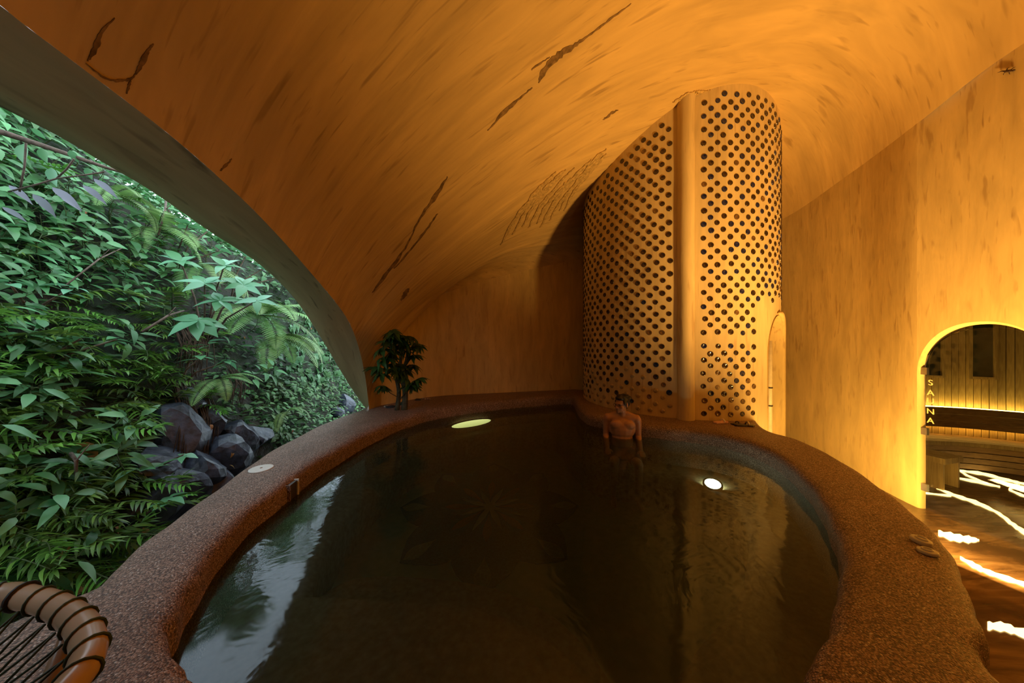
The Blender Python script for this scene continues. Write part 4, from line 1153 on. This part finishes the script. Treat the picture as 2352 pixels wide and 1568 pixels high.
# overhanging bough with grey-backed leaves at the top of the opening
bgh = empty('overhanging_bough', depth(-60, 285, 1.9)); tag(bgh, 'dark bough with hanging grey-backed leaves at the top of the opening', 'branch')
bo_ = bgh.location
bp = [depth(u, v, d) - bo_ for u, v, d in ((-520, 180, 2.15), (-280, 232, 2.0), (-60, 285, 1.9), (60, 322, 1.98), (150, 352, 2.06), (245, 385, 2.15), (300, 400, 2.25))]
MB().tube(catmull(bp, 5), [.026 - .019 * i / 30 for i in range(31)], 8).obj('bough', M['bark2'], bgh)
tw = [((60, 322), (45, 440)), ((170, 365), (130, 410)), ((130, 410), (20, 440)), ((130, 410), (240, 395))]
for (a, c) in tw: MB().tube([depth(*a, 2.0) - bo_, depth((a[0] + c[0]) / 2 + 4, (a[1] + c[1]) / 2, 2.02) - bo_, depth(*c, 2.05) - bo_], .005, 6).obj('twig', M['bark2'], bgh)
for (u, v, du, dv, g) in ((20, 425, 60, 40, 1), (75, 445, 60, 50, 1), (120, 430, 70, 45, 1), (190, 425, 60, 40, 1), (5, 475, 60, 30, 1), (140, 455, 40, 20, 1), (215, 410, 60, 40, 1), (118, 385, 4, 55, 0), (70, 295, 50, 30, 0), (95, 340, 10, 45, 0), (160, 345, 20, 30, 0), (55, 330, -15, 60, 0), (-10, 300, 60, 20, 0), (200, 385, 10, 35, 0)):
    a, c = depth(u, v, 2.04), depth(u + du, v + dv, 2.10); d = (c - a)
    q = (d.to_track_quat('Y', 'Z') @ Euler((0, .9 if g else -.8, 0)).to_quaternion()).to_euler()
    o = link('leaf', greys if g else bigs[1], bgh, loc=a - bo_, scale=max(.35, d.length / .30)); o.rotation_euler = q
# sticks and hanging roots
for k, (a, c, r, lab) in enumerate((((358, 488), (338, 575), .012, 'bare upright stick high on the bank'), ((298, 795), (392, 738), .011, 'thin brown stick slanting under the teal shrub'), ((480, 540), (350, 590), .006, 'thin pale twig among the upper shrubs'), ((606, 645), (590, 670), .008, 'short reddish stick at the arch edge'), ((130, 690), (260, 600), .006, 'thin dark twig across the shrubs'), ((140, 1060), (150, 1105), .01, 'short dark stick among the cane shoots'))):
    pa, pc_ = hit_terrain(*a), hit_terrain(*c)
    if pa is None or pc_ is None: continue
    sh = Vector((.45, -.25, .1)); o = empty('stick', pa); tag(o, lab, 'stick')
    pts = [pa + sh * .8 - pa, (pa + pc_) / 2 + sh - pa + Vector((0, 0, .02)), pc_ + sh * .8 - pa]
    MB().tube(pts, [r, r * .9, r * .7], 7).obj('shaft', M['bark2'], o)
    MB().tube([pts[1], pts[1] + Vector((.03, .04, .09))], [r * .5, r * .25], 5).obj('side_twig', M['bark2'], o)
for (u0, u1, v0, v1, lab, n) in ((375, 440, 745, 860, 'curtain of brown aerial roots under the teal shrub', 46), (370, 450, 900, 1060, 'curtain of brown roots hanging over the wet rocks', 46), (500, 525, 860, 930, 'strip of dark peeling roots beside the fern', 16)):
    p0 = hit_terrain((u0 + u1) / 2, v0)
    e = empty('hanging_roots', p0); tag(e, lab, 'roots')
    b = MB()
    for k in range(n):
        u = random.uniform(u0, u1); a = hit_terrain(u, v0 + random.uniform(-15, 15)); c = hit_terrain(u + random.uniform(-14, 26), v1 + random.uniform(-40, 10))
        if a is None or c is None: continue
        a, c = a + Vector((.10, 0, .02)), c + Vector((.14, 0, .0)); m_ = (a + c) / 2 + Vector((.07, random.uniform(-.03, .03), .0))
        b.tube([a - p0, m_ - p0, c - p0], [.005, .004, .0025], 4)
    o = b.obj('root_strands', M['root'], e); o['kind'] = 'stuff'
# dry leaves
dry = [make_mesh('dry_leaf', *leaf(.13, .06, 'ovate', .7, 1.6, 6), M['leaf_dry'], True), make_mesh('dry_leaf', *leaf(.10, .05, 'ovate', .5, .9, 6), M['leaf_dry'], True)]
for k, (u, v, r, lab) in enumerate(((132, 1030, 2.0, 'long curled dry leaf hanging among the cane shoots'), (163, 515, .6, 'pale orange dry leaf caught in the upper shrubs'), (495, 1055, .6, 'orange dead leaf on the wet rocks by the rim'), (488, 1078, .7, 'yellow-brown dead leaf on the wet rock'), (445, 985, .6, 'small pale dead leaf on the upper rock'), (105, 1255, .9, 'brown dead leaf at the foot of the cane shoots'), (282, 1225, .7, 'brown curled leaf beside the rim shrub'), (215, 1240, .8, 'pale brown leaf on the soil near the rim'), (135, 1345, .9, 'pale crumpled leaf behind the corded chair'), (640, 1000, .5, 'pinkish dead leaf in the ground cover'), (690, 760, .5, 'whitish dead leaf among the heart-leaved vines'), (530, 790, .5, 'yellow leaf below the teal shrub'))):
    p = hit_terrain(u, v)
    if p is None: continue
    o = link('dry_leaf', dry[k % 2], loc=p + Vector((.22, -.06, .05)), rot=(random.uniform(-1.4, -.2), random.uniform(-.6, .6), random.uniform(-2.4, -.8)), scale=r * .85 if k else 1.5)
    tag(o, lab, 'leaf')

# trees on top of the bank, seen as gaps in the sky mirrored by the water
lv_t = leaf(.16, .07, 'ovate', .25, .6, 3)
def bank_tree(x, y, zc_, r, label, n=420):
    z0 = terrain(x, y); e = empty('bank_tree', (x, y, z0)); tag(e, label, 'tree')
    MB().tube([(0, 0, -.1), (.05, .03, (zc_ - z0) * .5), (0, 0, zc_ - z0 + r * .3)], [.06, .05, .03], 8).obj('trunk', M['bark2'], e)
    b = MB()
    for k in range(n):
        d = Vector((random.gauss(0, 1), random.gauss(0, 1), random.gauss(0, 1))).normalized() * r * random.uniform(.35, 1) ** .6
        put(b, lv_t, TRS(d + Vector((0, 0, zc_ - z0)), (random.uniform(-.8, .6), random.uniform(-.6, .6), random.uniform(0, 6.28)), random.uniform(.8, 1.5)))
    b.obj('crown', M['leaf_broad'], e, False)
bank_tree(-5.2, 7.15, 3.45, .34, 'small round tree standing on the bank top behind the drooping fern')
bank_tree(-5.2, 5.35, 4.15, .30, 'slender tree on the bank top behind the teal shrub', 260)
bank_tree(-5.25, 6.0, 4.85, .34, 'slender tall tree next to the shorter slender tree on the bank top')
bank_tree(-5.9, 8.9, 4.7, 1.2, 'tall leafy tree furthest back on the bank', 900)
bank_tree(-5.2, 4.6, 3.4, .42, 'low round tree on the bank top next to the low bushy tree', 260)
bank_tree(-5.6, 2.2, 4.9, 1.0, 'wide tree on the bank top above the overhanging bough', 800)
bank_tree(-5.6, 4.3, 3.75, .42, 'low bushy tree on the bank top under the arch edge')

# cracks and scars in the plaster of the vault
M['crack'] = simple('dark_plaster_crack', (.20, .115, .04), .9, .1, var=.5, scale=20, bump=.6)
M['scar'] = simple('rough_plaster_scar', (.47, .30, .10), .9, .1, var=.35, scale=30, bump=.8)
def on_ceiling(u, v):
    h = BV.ray_cast(Vector((0, 0, CZ)), Vector(((u - CX) / F, 1, (CY - v) / F)).normalized())
    if h[0] is None: return None, None
    n_ = h[1]
    if n_.dot(h[0] - Vector((0, 0, CZ))) > 0: n_ = -n_
    return h[0], n_
def crack(pts, label, mat='crack', off=.004):
    P = catmull(pts, 6); v = []
    for i, (u, vv, w) in enumerate(P):
        a, b = P[max(i - 1, 0)], P[min(i + 1, len(P) - 1)]
        t = Vector((b[0] - a[0], b[1] - a[1])); t.normalize(); nn = Vector((-t.y, t.x))
        w = max(.4, w) * random.uniform(.55, 1.3); j = random.uniform(-1.2, 1.2)
        for sg in (-1, 1):
            q, n_ = on_ceiling(u + nn.x * (sg * w + j), vv + nn.y * (sg * w + j))
            if q is None: return
            v += [q + n_ * .0005, q + n_ * off]
    f = []
    for i in range(len(P) - 1):
        a = i * 4; f += [(a + 1, a + 5, a + 7, a + 3), (a, a + 4, a + 5, a + 1), (a + 2, a + 3, a + 7, a + 6)]
    o = link('crack' if mat == 'crack' else 'plaster_scar', make_mesh('crack', v, f, M[mat]), ceiling)
    o['label'] = label
crack([(200, 140, 1), (215, 115, 6), (232, 75, 5), (262, 40, 1)], 'dark crack near the arch edge')
crack([(310, 172, 1), (325, 145, 6), (340, 115, 4), (352, 100, 1)], 'dark crack near the arch edge')
crack([(195, 145, 1), (240, 178, 2), (275, 185, 3), (300, 180, 3), (312, 168, 1)], 'thin crack joining two dark cracks')
crack([(92, 95, 1), (130, 65, 6), (150, 40, 6), (172, 25, 1)], 'rough crack above the arch edge')
crack([(345, 275, 1), (375, 245, 4), (400, 208, 1)], 'short crack near the arch edge')
crack([(290, 215, 1), (296, 195, 3), (300, 180, 1)], 'short crack near the arch edge')
crack([(350, 305, 1), (390, 295, 3), (420, 325, 3), (430, 312, 1)], 'short crack near the arch edge')
crack([(505, 392, 1), (520, 378, 3), (532, 364, 1)], 'small crack near the arch edge')
crack([(855, 672, 1), (890, 625, 4), (930, 570, 2), (965, 500, 2), (1000, 450, 5), (1028, 405, 1)], 'long crack rising from the arch foot')
crack([(905, 617, 1), (950, 565, 2), (985, 520, 2), (1005, 490, 1)], 'fine crack beside the long crack')
crack([(920, 690, 1), (932, 672, 5), (940, 662, 1)], 'dark stain above the back wall')
crack([(1236, 190, 1), (1252, 158, 7), (1285, 125, 8), (1318, 105, 5), (1350, 82, 2), (1400, 45, 2), (1450, 8, 1)], 'long brown scar across the vault')
crack([(1220, 160, 1), (1245, 142, 2), (1262, 130, 1)], 'thin crack beside the brown scar')
crack([(1120, 300, 1), (1160, 255, 4), (1200, 220, 2), (1222, 200, 1)], 'dark stain below the brown scar')
crack([(1385, 275, 1), (1402, 262, 3), (1420, 252, 1)], 'small dark trowel mark')
for k in range(13):
    u0, v0 = 1150 + k * 13 + random.uniform(-8, 8), 555 - k * 6 + random.uniform(-12, 12); L_ = random.uniform(60, 120)
    crack([(u0, v0, 1), (u0 + L_ * .3, v0 - L_ * .55, random.uniform(2, 4)), (u0 + L_ * .8, v0 - L_ * 1.15, random.uniform(2, 5)), (u0 + L_ * 1.1, v0 - L_ * 1.45, 1)], 'rough plaster ridge beside the tower', 'scar', .012)
for k in range(9):
    u0 = 1545 + k * 11; v0 = 240 - 26 * math.sin(PI * (k + 1) / 10) + random.uniform(-5, 5)
    crack([(u0, v0, 1), (u0 + 12, v0 - 7, 3), (u0 + 26, v0 - 9, 1)], 'rough plaster collar at the tower top', 'scar', .012)
# gecko on the bright wall
gy0 = 3.76 / ((2319 - CX) / F); gz0 = CZ + (CY - 163) / F * gy0
gk = empty('gecko', (3.755, gy0, gz0), (.62, 0, 0)); tag(gk, 'small dark gecko clinging high on the bright plaster wall', 'gecko')
b = MB(); capsule(b, (-.008, -.012, 0), (-.008, .014, 0), .008, .007); capsule(b, (-.008, -.02, 0), (-.008, -.034, 0), .0055, .0065); capsule(b, (-.006, .014, 0), (-.005, .038, .004), .0055, .0035); capsule(b, (-.005, .038, .004), (-.004, .062, -.003), .0035, .0015)
for sy, sz in ((-.010, 1), (-.010, -1), (.012, 1), (.012, -1)):
    capsule(b, (-.006, sy, sz * .005), (-.005, sy + (-.006 if sy < 0 else .006), sz * .015), .003, .0022); capsule(b, (-.005, sy + (-.006 if sy < 0 else .006), sz * .015), (-.003, sy + (-.012 if sy < 0 else .002), sz * .021), .0022, .0016)
voxel(b.obj('gecko_body', simple('dark_gecko_skin', (.05, .025, .015), .6, .3), gk), .0016, 2)
bank_tree(-4.9, 5.05, 3.0, .46, 'low tree on the bank top right behind the large-leaved shrubs', 420)
bank_tree(-4.85, 5.8, 2.75, .46, 'low tree on the bank top above the heart-leaved vines', 420)
